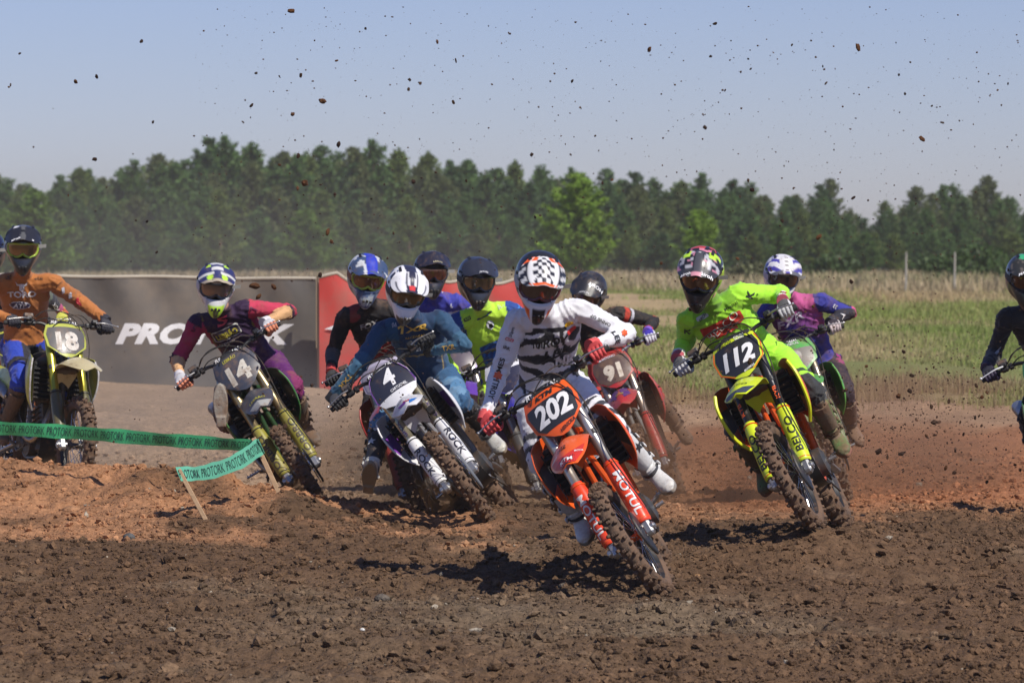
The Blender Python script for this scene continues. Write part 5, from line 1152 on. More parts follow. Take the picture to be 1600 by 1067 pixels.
rider('18', 'person in orange shirt and blue trousers riding bike 18 behind the tape', dict(
    jersey=j18, pants=p18, glove=glove_plain((.02, .02, .03), (.04, .04, .05)), boot=boot_fn((.16, .12, .08), (.10, .08, .06), (.15, .11, .07), (.10, .07, .05)), mudboot=1,
    helmet=h_dark(s18), peak=k_dark(sk18), gframe=(.30, .42, .03), lens=(.24, .15, .06), strapc=(.16, .16, .18), peak_txt=[('airoh', .022, .205, -.05, WT), ('a', .022, .205, .07, WT)], dusty=0,
    prints=[('text', 'TORO', .0, .52, .045, (.70, .68, .66), dict(px=(34, 460), w=.205, bold=.04)), ('poly', (np.array([(-.5, .42), (-.42, .1), (-.2, .02), (-.22, -.3), (0, -.5), (.22, -.3), (.2, .02), (.42, .1), (.5, .42), (.3, .2), (0, .22), (-.3, .2)]), [(0, 1, 2, 11), (2, 3, 4, 10, 11), (4, 5, 6, 9, 10), (6, 7, 8, 9)]), .0, .68, .085, (.62, .60, .60), dict(px=(34, 448), name='bull_emblem')), ('poly', ellipse(1, .42), -.01, .35, .155, (.62, .6, .62), dict(px=(31, 477), name='jersey_patch')), ('poly', ellipse(.9, .34), -.01, .35, .155, (.04, .03, .08), dict(px=(31, 477), lift=.005, name='jersey_patch')), ('text', 'ATF', -.01, .35, .035, (.6, .6, .62), dict(px=(31, 477), w=.10, bold=.03, shear=.2, lift=.008)),
        ('text', 'TORO', -.11, .83, .014, KK, dict(px=(12, 432), w=.05)), ('text', 'AIROH', .09, .83, .014, KK, dict(px=(60, 434), w=.06)), ('poly', rrect(1, .5, .1), 0, .25, .05, (.6, .6, .65), dict(on='uaL', rot=50, name='sleeve_patch')), ('poly', rrect(1, .5, .1), 0, .55, .05, (.6, .6, .65), dict(on='uaL', rot=50, name='sleeve_patch')), ('poly', rrect(1, .5, .1), 0, .85, .05, (.6, .05, .06), dict(on='uaL', rot=50, name='sleeve_patch'))]),
    (36, 385), (36, 434), (-10, 446), (82, 440), (42, 530), (-22, 490), (124, 470), (36, 590), (108, 575), (6, 12, -1), off=(.42, .62, .92), seed=13)
rider('b6', 'person in black and red kit and blue camouflage helmet behind the teal rider', dict(
    jersey=j6, pants=plain((.02, .02, .022)), glove=glove_plain((.02, .02, .022), (.05, .05, .05)), cuff=(.42, .04, .04), boot=boot_fn((.12, .10, .08)), mudboot=1, helmet=h6, peak=k6, gframe=(.36, .42, .03), lens=(.20, .09, .04), strapc=(.3, .12, .05), dusty=1,
    prints=[('text', 'FOX', .03, .66, .04, (.40, .40, .38), dict(px=(577, 508), w=.14, rot=8, shear=.2, bold=.03)), ('text', '3', .05, .42, .04, (.03, .03, .03), dict(px=(574, 531), bold=.03))]),
    (572, 431), (578, 478), (540, 492), (618, 486), (612, 585), (524, 540), (655, 535), (575, 640), (650, 640), (10, 20, -7), off=(.42, .68, 1.0), seed=15)
rider('b7', 'person in blue and white kit and black helmet with orange goggles at the back centre', dict(
    jersey=j7, pants=plain((.60, .58, .62), (.18, .05, .32)), glove=glove_plain((.6, .6, .6)), boot=boot_fn((.12, .10, .08)), mudboot=1, helmet=h_dark(None, (.022, .022, .035)), peak=k_dark(None, (.02, .02, .035)), gframe=(.02, .02, .02), lens=(.28, .10, .05), strapc=(.4, .4, .42), peak_txt=[('LEATT', .018, .205, .01, (.62, .55, .32)), ('LEATT', .014, .06, .0, WT)], dusty=1, prints=[]),
    (673, 425), (682, 466), (648, 474), (722, 472), (706, 565), (628, 520), (735, 520), (680, 610), (745, 610), (12, 8, -2), off=(.42, .68, 1.0), seed=17)
rider('nic', 'person in neon yellow and blue kit and plain dark helmet behind the zebra kit', dict(
    jersey=j8, pants=plain((.50, .80, .05), (.02, .02, .03), .25, 8), glove=glove_plain((.45, .75, .06)), boot=boot_fn((.10, .12, .06)), mudboot=1, helmet=h_dark(None, (.028, .03, .042), (.022, .023, .027)), peak=k_dark(None, (.03, .032, .045)), gframe=(.02, .02, .02), lens=(.20, .14, .07), strapc=(.05, .05, .05), peak_txt=[('SHOEI', .016, .212, .0, (.6, .6, .62))],
    prints=[('poly', rrect(1, .45, .1), -.10, .83, .05, KK, dict(px=(730, 498), name='jersey_patch', rot=5)), ('text', 'AXO', -.10, .83, .014, LIMEY, dict(px=(730, 497), w=.04, lift=.006)), ('text', 'SPORT', .10, .86, .018, (.5, .5, .5), dict(px=(783, 476), w=.05)), ('poly', ellipse(1, 1.3), .04, .60, .05, (.7, .7, .72), dict(px=(766, 507), name='jersey_patch')), ('poly', ellipse(.55, .75), .045, .60, .05, KK, dict(px=(767, 508), lift=.006, name='jersey_patch')), ('poly', rrect(1, .1, .04), -.02, .76, .12, (.01, .03, .1), dict(px=(757, 494), rot=18, name='jersey_patch')), ('text', 'CHALL', .08, .26, .03, (.18, .10, .02), dict(px=(770, 546), w=.12, rot=6, bold=.04))]),
    (744, 436), (755, 484), (714, 502), (800, 485), (790, 590), (690, 556), (850, 530), (755, 650), (840, 640), (12, 14, -3), off=(.42, .68, 1.0), seed=19)
rider('91', 'person in black and orange red kit and black helmet riding bike 91', dict(
    jersey=j91, pants=plain((.40, .03, .03), (.03, .02, .03)), glove=glove_plain((.60, .60, .66), (.06, .04, .40), (.62, .62, .68)), cuff=(.2, .1, .5), boot=boot_fn((.12, .09, .07)), mudboot=1, helmet=h_dark(s91, (.022, .022, .028)), peak=k_dark(None, (.025, .025, .03)), gframe=(.02, .02, .02), lens=(.12, .08, .05), dusty=1, peak_txt=[('AIROH', .026, .13, .07, WT), ('AIROH', .018, .205, 0, (.4, .4, .42))],
    prints=[('text', 'FOX', .0, .5, .05, (.05, .03, .2), dict(w=.16))]),
    (921, 456), (936, 498), (898, 505), (966, 490), (955, 590), (870, 545), (1022, 503), (935, 655), (1018, 612), (-16, 27, -10), off=(.46, .68, 1.0), seed=23)
rider('fxr', 'person in pink and blue kit and white helmet riding behind bike 112', dict(
    jersey=jf, pants=pf_, glove=glove_plain((.55, .50, .48), (.04, .03, .04), (.5, .42, .42)), cuff=(.03, .03, .04), boot=boot_fn((.18, .12, .10), (.12, .08, .06), None, (.10, .06, .04)), mudboot=1, helmet=hf, peak=kf, gframe=(.04, .04, .05), lens=(.06, .05, .05), strapc=(.5, .45, .5), dusty=1,
    prints=[('text', 'FXR', .0, .58, .065, (.62, .55, .66), dict(px=(1234, 502), w=.22, rot=12, shear=.3, bold=.03)), ('poly', rrect(1, .05, .02), .02, .40, .20, (.02, .02, .06), dict(px=(1240, 517), rot=12, name='jersey_patch')), ('poly', rrect(1, .05, .02), .02, .33, .20, (.02, .02, .06), dict(px=(1243, 523), rot=12, name='jersey_patch')), ('text', '33', 0, .4, .03, WT, dict(on='uaL', rot=80, name='sleeve_lettering')), ('poly', (np.array([(-.5, -.5), (0, .5), (.5, -.5), (0, -.1)]), [(0, 3, 1), (1, 3, 2)]), 0, .6, .05, WT, dict(on='faL', name='sleeve_patch'))]),
    (1221, 430), (1236, 470), (1202, 482), (1278, 470), (1276, 573), (1175, 530), (1332, 492), (1240, 640), (1318, 605), (6, 20, -4), footL='peg', off=(.42, .68, 1.0), seed=29)
rider('r12', 'person in black kit and green and black helmet cut by the right edge', dict(
    jersey=plain((.012, .012, .018)), pants=plain((.012, .012, .018)), glove=glove_plain((.03, .02, .05), (.02, .02, .03)), boot=boot_fn((.05, .05, .05)), helmet=h_dark(s12, (.035, .035, .03)), peak=k_dark(sk12, (.04, .04, .035)), gframe=(.02, .02, .02), lens=(.10, .04, .02), strapc=(.05, .05, .05), prints=[('poly', rrect(1, .25, .1), 0, .35, .07, (.35, .35, .38), dict(on='faR', rot=85, name='sleeve_patch'))], peak_txt=[('MAK', .02, .205, -.06, WT)]),
    (1602, 433), (1616, 482), (1573, 496), (1660, 482), (1656, 585), (1550, 556), (1700, 530), (1610, 650), (1690, 640), (4, 18, -3), off=(.42, .66, 1.0), seed=31)
rider('r1', 'person in dark kit half hidden behind the rider in the orange shirt', dict(
    jersey=lambda nm, q: (lambda a: (put(a, (nm[:2] == 'fa') & (q['T'] < .3), (.10, .12, .09)), put(a, (nm[:2] == 'fa') & (q['T'] > .75), (.45, .08, .18)), a)[-1])(K((.03, .03, .04), len(q['v']))), pants=plain((.55, .06, .12)), glove=glove_plain((.5, .5, .08)), cuff=(.5, .12, .05), boot=boot_fn((.12, .10, .08)), mudboot=1, helmet=h_dark(None, (.012, .014, .04)), peak=k_dark(None, (.012, .014, .05)), lens=(.05, .04, .04), prints=[('text', 'FOX', 0, .6, .03, WT, dict(on='faL', rot=80, w=.09, name='sleeve_lettering'))]),
    (-19, 392), (-10, 438), (-48, 446), (36, 442), (-8, 530), (-75, 480), (72, 462), (-30, 590), (20, 580), (-6, 10, 0), off=(.42, .62, .92), seed=37)
# ------------------------------------------------------------------ terrain
rng = np.random.default_rng(7)
PY = np.array([-30, 8, 16, 20, 22, 24, 26, 27, 28.5, 30, 32, 33.5, 35, 37, 39, 46, 60, 80, 100, 150, 250, 275, 330, 500, 1500.])
PZ = np.array([-.1, -.08, -.05, -.02, 0, .05, .10, .11, .06, .02, .0, .08, .24, .40, .46, .46, .62, .92, 1.16, 1.38, 1.50, 1.9, 3.9, 4.2, 5.0])
CONT = []
for b_ in info.values():
    for c in (b_['axle'] - b_['up'] * .345, b_['tw']((0, 0, 0))): CONT.append((c[0], c[1], c[2] + .012))
CONT = np.array(CONT)
def crest(x): return 27.5 + np.clip(-(x + 1.2), 0, 4) * .50
def hbase(x, y):
    z = np.interp(y, PY, PZ); z = .5 * z + .25 * np.interp(y - .8, PY, PZ) + .25 * np.interp(y + .8, PY, PZ)
    c = crest(x); hgt = np.interp(x, [-9, -3.3, -2.4, -1.9, -1.2, -.5, .2], [.36, .33, .27, .25, .14, .03, 0]); d = y - c
    z = z + hgt * np.where(d < 0, np.exp(-(np.abs(d) / 1.35) ** 1.6), np.exp(-(d / .55) ** 2))
    z = z + .16 * np.exp(-((x - 8.5) / 2.2) ** 2 - ((y - 37) / 1.6) ** 2) + .07 * fbm2(x * .45, y * .3, 3, 3) * np.clip((y - 30) / 6, 0, 1)
    return z
def hlow(x, y):
    near = np.clip((60 - y) / 20, 0, 1)
    bm = np.interp(x, [-9, -1.5, 0, 9], [1, 1, .3, .25]) * np.exp(-((y - crest(x) + .4) / 1.3) ** 2)
    z = hbase(x, y) + near * (.022 * fbm2(x * 1.3, y * .9, 3, 11) + .07 * bm * fbm2(x * 2.1, y * 1.6, 3, 21))
    z = z + near * (.022 * np.sin(x * 1.1 + y * 3.3 + 2 * vnoise2(x * .4, y * .4, 5)) - .05 * np.exp(-((y - 19.3 - .22 * x - .3 * np.sin(x * .8)) / .16) ** 2) - .045 * np.exp(-((y - 20.4 - .18 * x - .25 * np.sin(x * .7 + 1)) / .14) ** 2) - .04 * np.exp(-((y - 17.6 - .15 * x) / .18) ** 2))
    return z
d_ = np.hypot(CONT[:, None, 0] - CONT[None, :, 0], CONT[:, None, 1] - CONT[None, :, 1])
AMP = np.linalg.solve(np.exp(-(d_ / .55) ** 2) + np.eye(len(CONT)) * .05, CONT[:, 2] - hlow(CONT[:, 0], CONT[:, 1]))
def hmid(x, y):
    z = hlow(x, y)
    for (cx, cy, _), a in zip(CONT, AMP): z = z + a * np.exp(-((x - cx) ** 2 + (y - cy) ** 2) / .3025)
    return z
def hfull(x, y):
    near = np.clip((42 - y) / 14, 0, 1); z = hmid(x, y)
    n1 = 1 - np.abs(fbm2(x * 4.1 + .6 * vnoise2(x * 9, y * 9, 2), y * 3.4, 3, 31)); n2 = fbm2(x * 13, y * 11, 3, 41, .6)
    cont = np.zeros_like(z)
    wv = .5 + .5 * np.clip(fbm2(x * .8, y * .6, 2, 61), -1, 1)
    return z + near * ((.018 + .018 * wv) * (n1 - .6) + (.010 + .010 * wv) * n2 + .006 * vnoise2(x * 34, y * 30, 51))
def gcol(x, y):
    """the soil's own colour from place to place"""
    DK = np.array((.116, .068, .038)); GR = np.array((.140, .100, .064)); OC = np.array((.35, .175, .088)); RD = np.array((.33, .142, .068)); BG = np.array((.40, .27, .17)); GN = np.array((.19, .21, .07)); ST = np.array((.40, .29, .16))
    def sm(v, a, b): t = np.clip((v - a) / (b - a), 0, 1); return (t * t * (3 - 2 * t))[..., None]
    n = fbm2(x * .7, y * .5, 4, 71); n2 = fbm2(x * 3.0, y * 2.2, 4, 81); c = DK * np.ones((*np.shape(x), 1))
    c = c + (GR - c) * np.clip(sm(n + .5 * n2, .1, .9) * .45 + (np.exp(-((x + .2) / 1.3) ** 2 - ((y - 20.6) / 1.8) ** 2) * (.8 + .4 * n2))[..., None], 0, 1)
    edge = np.interp(x, [-9, -3.2, -1.2, 0, 1.2, 9], [26.0, 26.2, 26.3, 26.6, 27.2, 27.6]) + .5 * np.sin(x * 2.1 + 1.3) + .35 * np.sin(x * 5.3)
    c = c + (OC - c) * sm(y + 1.9 * n + 1.1 * n2, edge - 1.3, edge + 1.3) * np.interp(x, [-9, -1, .6, 9], [1, .95, .75, .35])[..., None]
    rd = sm(y + .8 * n, 29.0, 31.5) * sm(x, .2, 1.6); c = c + (RD - c) * rd
    c = c + (BG - c) * sm(y + .5 * n, 28.6, 30.2) * (1 - sm(x, .0, 1.8)) 
    c = c + (BG * 1.02 - c) * sm(y + .9 * n + .3 * n2, 35.8, 37.6) * sm(x, .2, 1.6) * .9
    c = c + (DK * 1.2 - c) * sm(n2 + n * .5, .55, 1.1) * sm(y, 24, 28) * .55 * (1 - sm(y, 36, 38))
    g = np.clip(.5 + .8 * fbm2(x * .12, y * .05, 3, 91), 0, 1)[..., None]; c = c + ((GN * g + ST * (1 - g)) - c) * sm(y + 2 * n - np.where(x < 1.4, 7, 0), 39, 45)
    c = c + (np.array((.045, .055, .022)) - c) * sm(y + n * 3, 224, 232)
    return c * (1 + .14 * n2[..., None])
ys = [np.array([-30, -10, 0, 6, 10, 12, 13.5, 14.5])]
ys.append(np.arange(15.2, 31, .021)); ys.append(np.arange(31, 40, .05)); y = 40.
tail = []
while y < 1400: tail.append(y); y *= 1.011 if y < 200 else 1.05
ys = np.concatenate(ys + [np.array(tail)])
us = np.concatenate([-np.array([30, 12, 5, 2.4, 1.6, 1.3]), np.linspace(-1.15, 1.15, 460), np.array([1.3, 1.6, 2.4, 5, 12, 30])])
Yg, Ug = np.meshgrid(ys, us, indexing='ij'); Xg = Ug * (.125 * np.maximum(Yg, 12) + .4)
Zg = hfull(Xg, Yg); NR, NC = Yg.shape
idx = np.arange(NR * NC).reshape(NR, NC); quads = np.stack([idx[:-1, :-1], idx[:-1, 1:], idx[1:, 1:], idx[1:, :-1]], -1).reshape(-1, 4)
def bulk(name, V, F, mats, col=None, smooth=False):
    """fast mesh from arrays; F is (n, k)"""
    me = bpy.data.meshes.new(name); k = F.shape[1]; me.vertices.add(len(V)); me.vertices.foreach_set('co', V.astype(np.float32).ravel())
    me.loops.add(F.size); me.loops.foreach_set('vertex_index', F.astype(np.int32).ravel()); me.polygons.add(len(F)); me.polygons.foreach_set('loop_start', (np.arange(len(F)) * k).astype(np.int32))
    me.polygons.foreach_set('use_smooth', np.full(len(F), smooth)); me.update(calc_edges=True); me.validate()
    for m in (mats if isinstance(mats, list) else [mats]): me.materials.append(m)
    if col is not None: setcol(me, col)
    return me
def soil(name):
    m = bpy.data.materials.new(name); m.use_nodes = True; nt = m.node_tree; b = nt.nodes['Principled BSDF']; b.inputs['Roughness'].default_value = .93; b.inputs['Specular IOR Level'].default_value = .2
    at = nt.nodes.new('ShaderNodeAttribute'); at.attribute_name = 'Col'; tc = nt.nodes.new('ShaderNodeTexCoord')
    n = nt.nodes.new('ShaderNodeTexNoise'); n.inputs['Scale'].default_value = 22; n.inputs['Detail'].default_value = 8; n.inputs['Roughness'].default_value = .7; nt.links.new(tc.outputs['Object'], n.inputs['Vector'])
    mr = nt.nodes.new('ShaderNodeMapRange'); mr.inputs['From Min'].default_value = .3; mr.inputs['From Max'].default_value = .7; mr.inputs['To Min'].default_value = .5; mr.inputs['To Max'].default_value = 1.45; nt.links.new(n.outputs['Fac'], mr.inputs['Value'])
    mx = nt.nodes.new('ShaderNodeMix'); mx.data_type = 'RGBA'; mx.blend_type = 'MULTIPLY'; mx.inputs[0].default_value = 1; nt.links.new(at.outputs['Color'], mx.inputs[6]); nt.links.new(mr.outputs[0], mx.inputs[7]); nt.links.new(mx.outputs[2], b.inputs['Base Color'])
    n2 = nt.nodes.new('ShaderNodeTexNoise'); n2.inputs['Scale'].default_value = 60; n2.inputs['Detail'].default_value = 6; nt.links.new(tc.outputs['Object'], n2.inputs['Vector'])
    bp = nt.nodes.new('ShaderNodeBump'); bp.inputs['Strength'].default_value = .9; bp.inputs['Distance'].default_value = .02; nt.links.new(n2.outputs['Fac'], bp.inputs['Height']); nt.links.new(bp.outputs[0], b.inputs['Normal'])
    return m
M_SOIL = soil('loose_soil')
GC = gcol(Xg, Yg)
tag(link('ground', bulk('ground', np.stack([Xg, Yg, Zg], -1).reshape(-1, 3), quads, M_SOIL, GC.reshape(-1, 3), True)), 'churned brown and ochre dirt of the race track and the field behind it', 'ground', kind='structure')
# crumbs and clods lying on the soil
_ico = None
def ico(sub=1):
    bm = bmesh.new(); bmesh.ops.create_icosphere(bm, subdivisions=sub, radius=1); v = np.array([p.co[:] for p in bm.verts]); f = np.array([[q.index for q in p.verts] for p in bm.faces]); bm.free(); return v, f
def clods(n, X, Y, Z, S_, sub=1, jit=.42, flat=.95):
    v, f = ico(sub); m = len(v); r = 1 + jit * rng.standard_normal((n, m, 1)) * .6; A = rng.uniform(0, 6.28, n); ca, sa = np.cos(A), np.sin(A)
    st = np.stack([rng.uniform(.7, 1.3, n), rng.uniform(.7, 1.3, n), rng.uniform(.6, 1.0, n) * flat], -1)
    q = v[None] * np.clip(r, .5, 1.6) * st[:, None] * S_[:, None, None]; x = q[..., 0] * ca[:, None] - q[..., 1] * sa[:, None]; y = q[..., 0] * sa[:, None] + q[..., 1] * ca[:, None]
    V = np.stack([x + X[:, None], y + Y[:, None], q[..., 2] + Z[:, None]], -1).reshape(-1, 3); F = (f[None] + (np.arange(n) * m)[:, None, None]).reshape(-1, 3); return V, F, m
N1 = 120000
yy = 16 + (rng.random(N1) ** 1.15) * 19; xx = rng.uniform(-1, 1, N1) * (.128 * yy + .3); ss = .0030 + .024 * rng.random(N1) ** 12 + .0045 * rng.random(N1)
dens = fbm2(xx * 1.1, yy * .9, 3, 101); keep = (dens > -.55) | (rng.random(N1) > .6); xx, yy, ss = xx[keep], yy[keep], ss[keep]
keep = np.min(np.hypot(xx[:, None] - CONT[None, :, 0], (yy[:, None] - CONT[None, :, 1]) * .5), axis=1) > .06; xx, yy, ss = xx[keep], yy[keep], ss[keep]
V, F, m_ = clods(len(xx), xx, yy, hfull(xx, yy) + ss * .3, ss); cc = gcol(xx, yy) * rng.uniform(.7, 1.45, (len(xx), 1)); cc[rng.random(len(xx)) < .003] = (.36, .31, .24)
tag(link('dirt_crumbs', bulk('dirt_crumbs', V, F, M_SOIL, np.repeat(cc, m_, 0))), 'loose crumbs and clods covering the track', 'dirt', kind='stuff')
# stones and bits that stand out
for i, (px, py, Y, s, c, lab) in enumerate([(202, 836, 25.5, .045, (.10, .10, .10), 'flat dark stone on the dirt at left below the berm'), (597, 932, 21.4, .035, (.13, .11, .09), 'grey brown stone in the dark dirt left of the long shadow'), (112, 788, 27.0, .06, (.36, .19, .10), 'ochre lump of earth on the left berm'), (566, 999, 19.6, .014, (.7, .68, .62), 'tiny white chip on the dark dirt near the bottom'), (84, 822, 26.3, .018, (.7, .68, .62), 'small white chip on the left berm front'),
        (700, 995, 19.8, .022, (.12, .10, .08), 'small dark stone on the dirt near the bottom centre'), (548, 1032, 18.9, .03, (.06, .045, .035), 'dark clod at the bottom edge left of centre'), (1160, 952, 20.9, .035, (.07, .045, .032), 'dark pointed clod in the dirt at right'), (70, 1045, 18.6, .03, (.05, .035, .028), 'dark clod in the lower left corner'), (1090, 893, 22.9, .025, (.30, .17, .08), 'small tan stone right of the front wheel of bike 202'), (740, 915, 21.9, .03, (.15, .12, .10), 'grey stone inside the shadow of the leading rider'), (880, 908, 22.2, .028, (.16, .13, .10), 'pale stone near the shadow and the front wheel')]):
    p = P(px, py, Y); z = float(hfull(np.array([p[0]]), np.array([p[1]]))[0]); V, F, m_ = clods(1, np.zeros(1), np.zeros(1), np.zeros(1), np.array([s]), 2, .10, .75)
    o = link('stone', bulk('stone', V, F, M_SOIL, np.tile(np.array(c), (m_, 1)), True)); o.location = (p[0], p[1], z + s * .3); tag(o, lab, 'stone', 'stones on the track')
# clods thrown up by the wheels: the larger ones are things, the fine spray is stuff
v0 = [bulk('dirt_clod', *clods(1, np.zeros(1), np.zeros(1), np.zeros(1), np.array([1.]), 2, .22, .9)[:2], M_SOIL, np.tile(np.array(c), (42, 1))) for c in ((.08, .045, .03), (.11, .06, .035), (.22, .10, .045), (.06, .04, .03), (.13, .075, .05))]
big = [(504, 158, .026, 2), (457, 179, .022, 2), (151, 120, .016, 0), (393, 165, .014, 0), (640, 125, .012, 0), (894, 127, .012, 0), (571, 45, .011, 3), (1414, 147, .012, 3), (1456, 166, .011, 3), (476, 286, .030, 2), (470, 118, .012, 1), (512, 362, .022, 2), (518, 378, .022, 2), (466, 244, .016, 1), (529, 226, .018, 0), (148, 249, .016, 0), (1400, 67, .010, 3), (1575, 131, .012, 3), (398, 447, .030, 2), (428, 448, .026, 2), (404, 464, .02, 2), (500, 430, .016, 0), (1330, 440, .014, 0), (1175, 297, .014, 0), (1222, 345, .014, 0)]
fl = []
for px, py, s, k in big: fl.append((px, py, rng.uniform(22, 27), s * .75, k))
while len(fl) < 290:
    t = rng.random()
    if t < .34: px, py = rng.uniform(480, 1500), rng.uniform(20, 420)
    elif t < .44: px, py = rng.uniform(10, 480), rng.uniform(10, 420)
    elif t < .74: px, py = rng.normal(1450, 90), rng.normal(650, 60)
    elif t < .90: px, py = rng.normal(1150, 60), rng.normal(600, 80)
    else: px, py = rng.normal(600, 130), rng.normal(660, 50)
    if not (3 < px < 1597) or py > 770: continue
    fl.append((px, py, rng.uniform(24, 33), .0055 + .013 * rng.random() ** 2.5, int(rng.integers(0, 5))))
gz = lambda p: float(hmid(np.array([p[0]]), np.array([p[1]]))[0])
for px, py, Y, s, k in fl:
    p = P(px, py, Y)
    if p[2] < gz(p) + .08: continue
    o = bpy.data.objects.new('dirt_clod', v0[k]); COL.objects.link(o); o.location = p; o.scale = (s * rng.uniform(.8, 1.5), s, s * rng.uniform(.6, 1.1)); o.rotation_euler = tuple(rng.uniform(0, 6, 3)); tag(o, 'small clod of brown dirt flying through the air', 'dirt clod', 'dirt clods thrown up by the bikes')
n = 8500; t = rng.random(n); px = np.where(t < .30, rng.uniform(300, 1600, n), np.where(t < .66, rng.normal(1440, 110, n), np.where(t < .86, rng.normal(1140, 90, n), rng.normal(560, 150, n))))
py = np.where(t < .30, 440 - 430 * rng.random(n) ** 1.4, np.where(t < .66, rng.normal(665, 75, n), np.where(t < .86, rng.normal(640, 80, n), rng.normal(670, 60, n)))); Yd = rng.uniform(24, 34, n); ss = .0020 + .006 * rng.random(n) ** 4
PP = np.array([P(a, b, c) for a, b, c in zip(px, py, Yd)]); k = PP[:, 2] > hmid(PP[:, 0], PP[:, 1]) + .04; PP, ss = PP[k], ss[k]
V, F, m_ = clods(len(PP), PP[:, 0], PP[:, 1], PP[:, 2], ss, 1, .3, 1.); tag(link('dirt_spray', bulk('dirt_spray', V, F, M_SOIL, np.tile(np.array((.085, .048, .032)), (len(V), 1)))), 'fine spray of dirt specks in the air behind the bikes', 'dirt spray', kind='stuff')

# ------------------------------------------------------------------ banners
def cloth_banner(name, px0, px1, Y, ytop, ybot, rgb, label, texts, folds=0, rough=.6):
    a, b = P(px0, ytop, Y), P(px1, ytop + (px1 - px0) * .012, Y + .3); zb = P(px0, ybot, Y)[2]; n = 90; m = 16; root = empty(name, (a[0], a[1], zb), label, 'banner')
    def pt(u, v, o=0):
        x = a[0] + (b[0] - a[0]) * u; zt = a[2] + (b[2] - a[2]) * u; y = a[1] + (b[1] - a[1]) * u; z = zb - .03 + (zt - zb + .03) * v
        y += .03 * math.sin(x * 4.2 + v * 2.4 + 1.5 * math.sin(x * 1.3)) + .05 * math.sin(x * 1.7 + 1) * v + .022 * math.sin(x * 11 + v * 7) * v * v; z -= .006 * (1 + math.cos(x * 4.19)) * v + folds * .05 * math.exp(-((u - .08 - .22 * (1 - v)) / .03) ** 2) * -1 + folds * .03 * math.sin(u * 30 - v * 9) * v
        return np.array([x - a[0], y - a[1] - o, z - zb])
    mb = MB(); patch(mb, [[pt(i / n, j / m) for i in range(n + 1)] for j in range(m + 1)], th=.004, fine=False); mb.build('banner_fabric', mat(name + '_vinyl', rgb, rough, dirt=.55, dscale=1.3, dcol=(.20, .16, .12), bump=.5, bscale=5), root, angle=80)
    L = b[0] - a[0]; H = a[2] - zb
    for T, pxa, pxb, yy_, size, kw in texts:
        v, f = text2d(T, size, .055, .35, 1.05); v = v.copy(); w = (pxb - pxa) / FPX * Y; v[:, 0] *= w / np.ptp(v[:, 0]); v, f = subdiv(v, f, .12); x0 = (P((pxa + pxb) / 2, yy_, Y)[0] - a[0]) / L; v0_ = (P(pxa, yy_, Y)[2] - zb) / H
        mb = MB(); decal(mb, v, f, lambda p, q: pt(x0 + p / L, v0_ + q / H, .007), col=(.72, .72, .72)); mb.build('banner_lettering', mat('faded_white_print', None, .6, dirt=.22, dscale=3), root, color=True, angle=0)
    for u in np.linspace(.001, .999, max(2, int(L / 1.5) + 1)):
        mb = MB(); q = pt(u, 0); tq = pt(u, 1); tube(mb, [(q[0], q[1] + .04, q[2] - .1), (tq[0], q[1] + .04, tq[2] + .02)], .03, 8); mb.build('wooden_post', mat('weathered_wood', (.28, .21, .14), .85, dirt=.2, bump=.4), root)
    mb = MB(); tube(mb, [pt(u, 1) + np.array([0, .0, .012]) for u in np.linspace(0, 1, 40)], .018, 8); mb.build('top_rail', mat('dusty_rail', (.42, .38, .30), .8, dirt=.3), root)
    return root
cloth_banner('dark_banner', -160, 494, 45.2, 429, 606, (.095, .086, .076), 'dark grey track banner with white lettering behind the riders at left', [('PROTORK', 178, 458, 517, .205, {})], 0)
rb = cloth_banner('red_banner', 499, 858, 45.0, 436, 606, (.48, .05, .04), 'bright red track banner with a soft fold behind the middle riders', [], 1)
mb = MB(); x0, y0 = P(507, 517, 45)[0] - rb.location.x, -.06; mb.add([(x0, y0, .62), (x0 + .10, y0, .66), (x0 + .16, y0, .66), (x0 + .12, y0, .61)], [(0, 3, 2, 1)], 0, (.7, .7, .7)); mb.build('banner_lettering', mat('faded_white_print', None), rb, color=True)

# ------------------------------------------------------------------ stakes and tape
M_WOOD = mat('pale_stake_wood', (.50, .34, .20), .8, dirt=.2, bump=.4, bscale=40)
def stake(px, py, pt_, qt, Y, label, w=.026):
    a, b = P(px, py, Y), P(pt_, qt, Y - .02); a = a - (b - a) * .25; root = empty('wooden_stake', tuple(a), label, 'stake', 'stakes holding the tape'); u = nrm(b - a); s = nrm(np.cross(u, (0, 1, 0))); L = np.linalg.norm(b - a)
    mb = MB(); box(mb, (b - a) / 2, (w, L, w * .6), axes=np.array([s, u, np.cross(s, u)]), b=.002); tip = b - a; mb.build('stake_shaft', M_WOOD, root)
    return root, b
stake(322, 813, 279, 733, 26.0, 'short leaning wooden stake nearer the camera at the free end of the tape'); stake(435, 768, 396, 684, 27.1, 'leaning wooden stake beside the wheel of bike 14 where both tapes meet', .03)
M_TAPE = mat('green_tape', (.08, .52, .20), .4, dirt=.12, dscale=6); M_TAPE_LIT = mat('lit_green_tape', (.16, .55, .38), .4, dirt=.1, dscale=6); M_INK = mat('tape_ink', (.02, .05, .045), .6)  # the short tape's green is painted paler, towards teal, to look lit
for m in (M_TAPE, M_TAPE_LIT):
    b = m.node_tree.nodes['Principled BSDF']; b.inputs['Transmission Weight'].default_value = .25
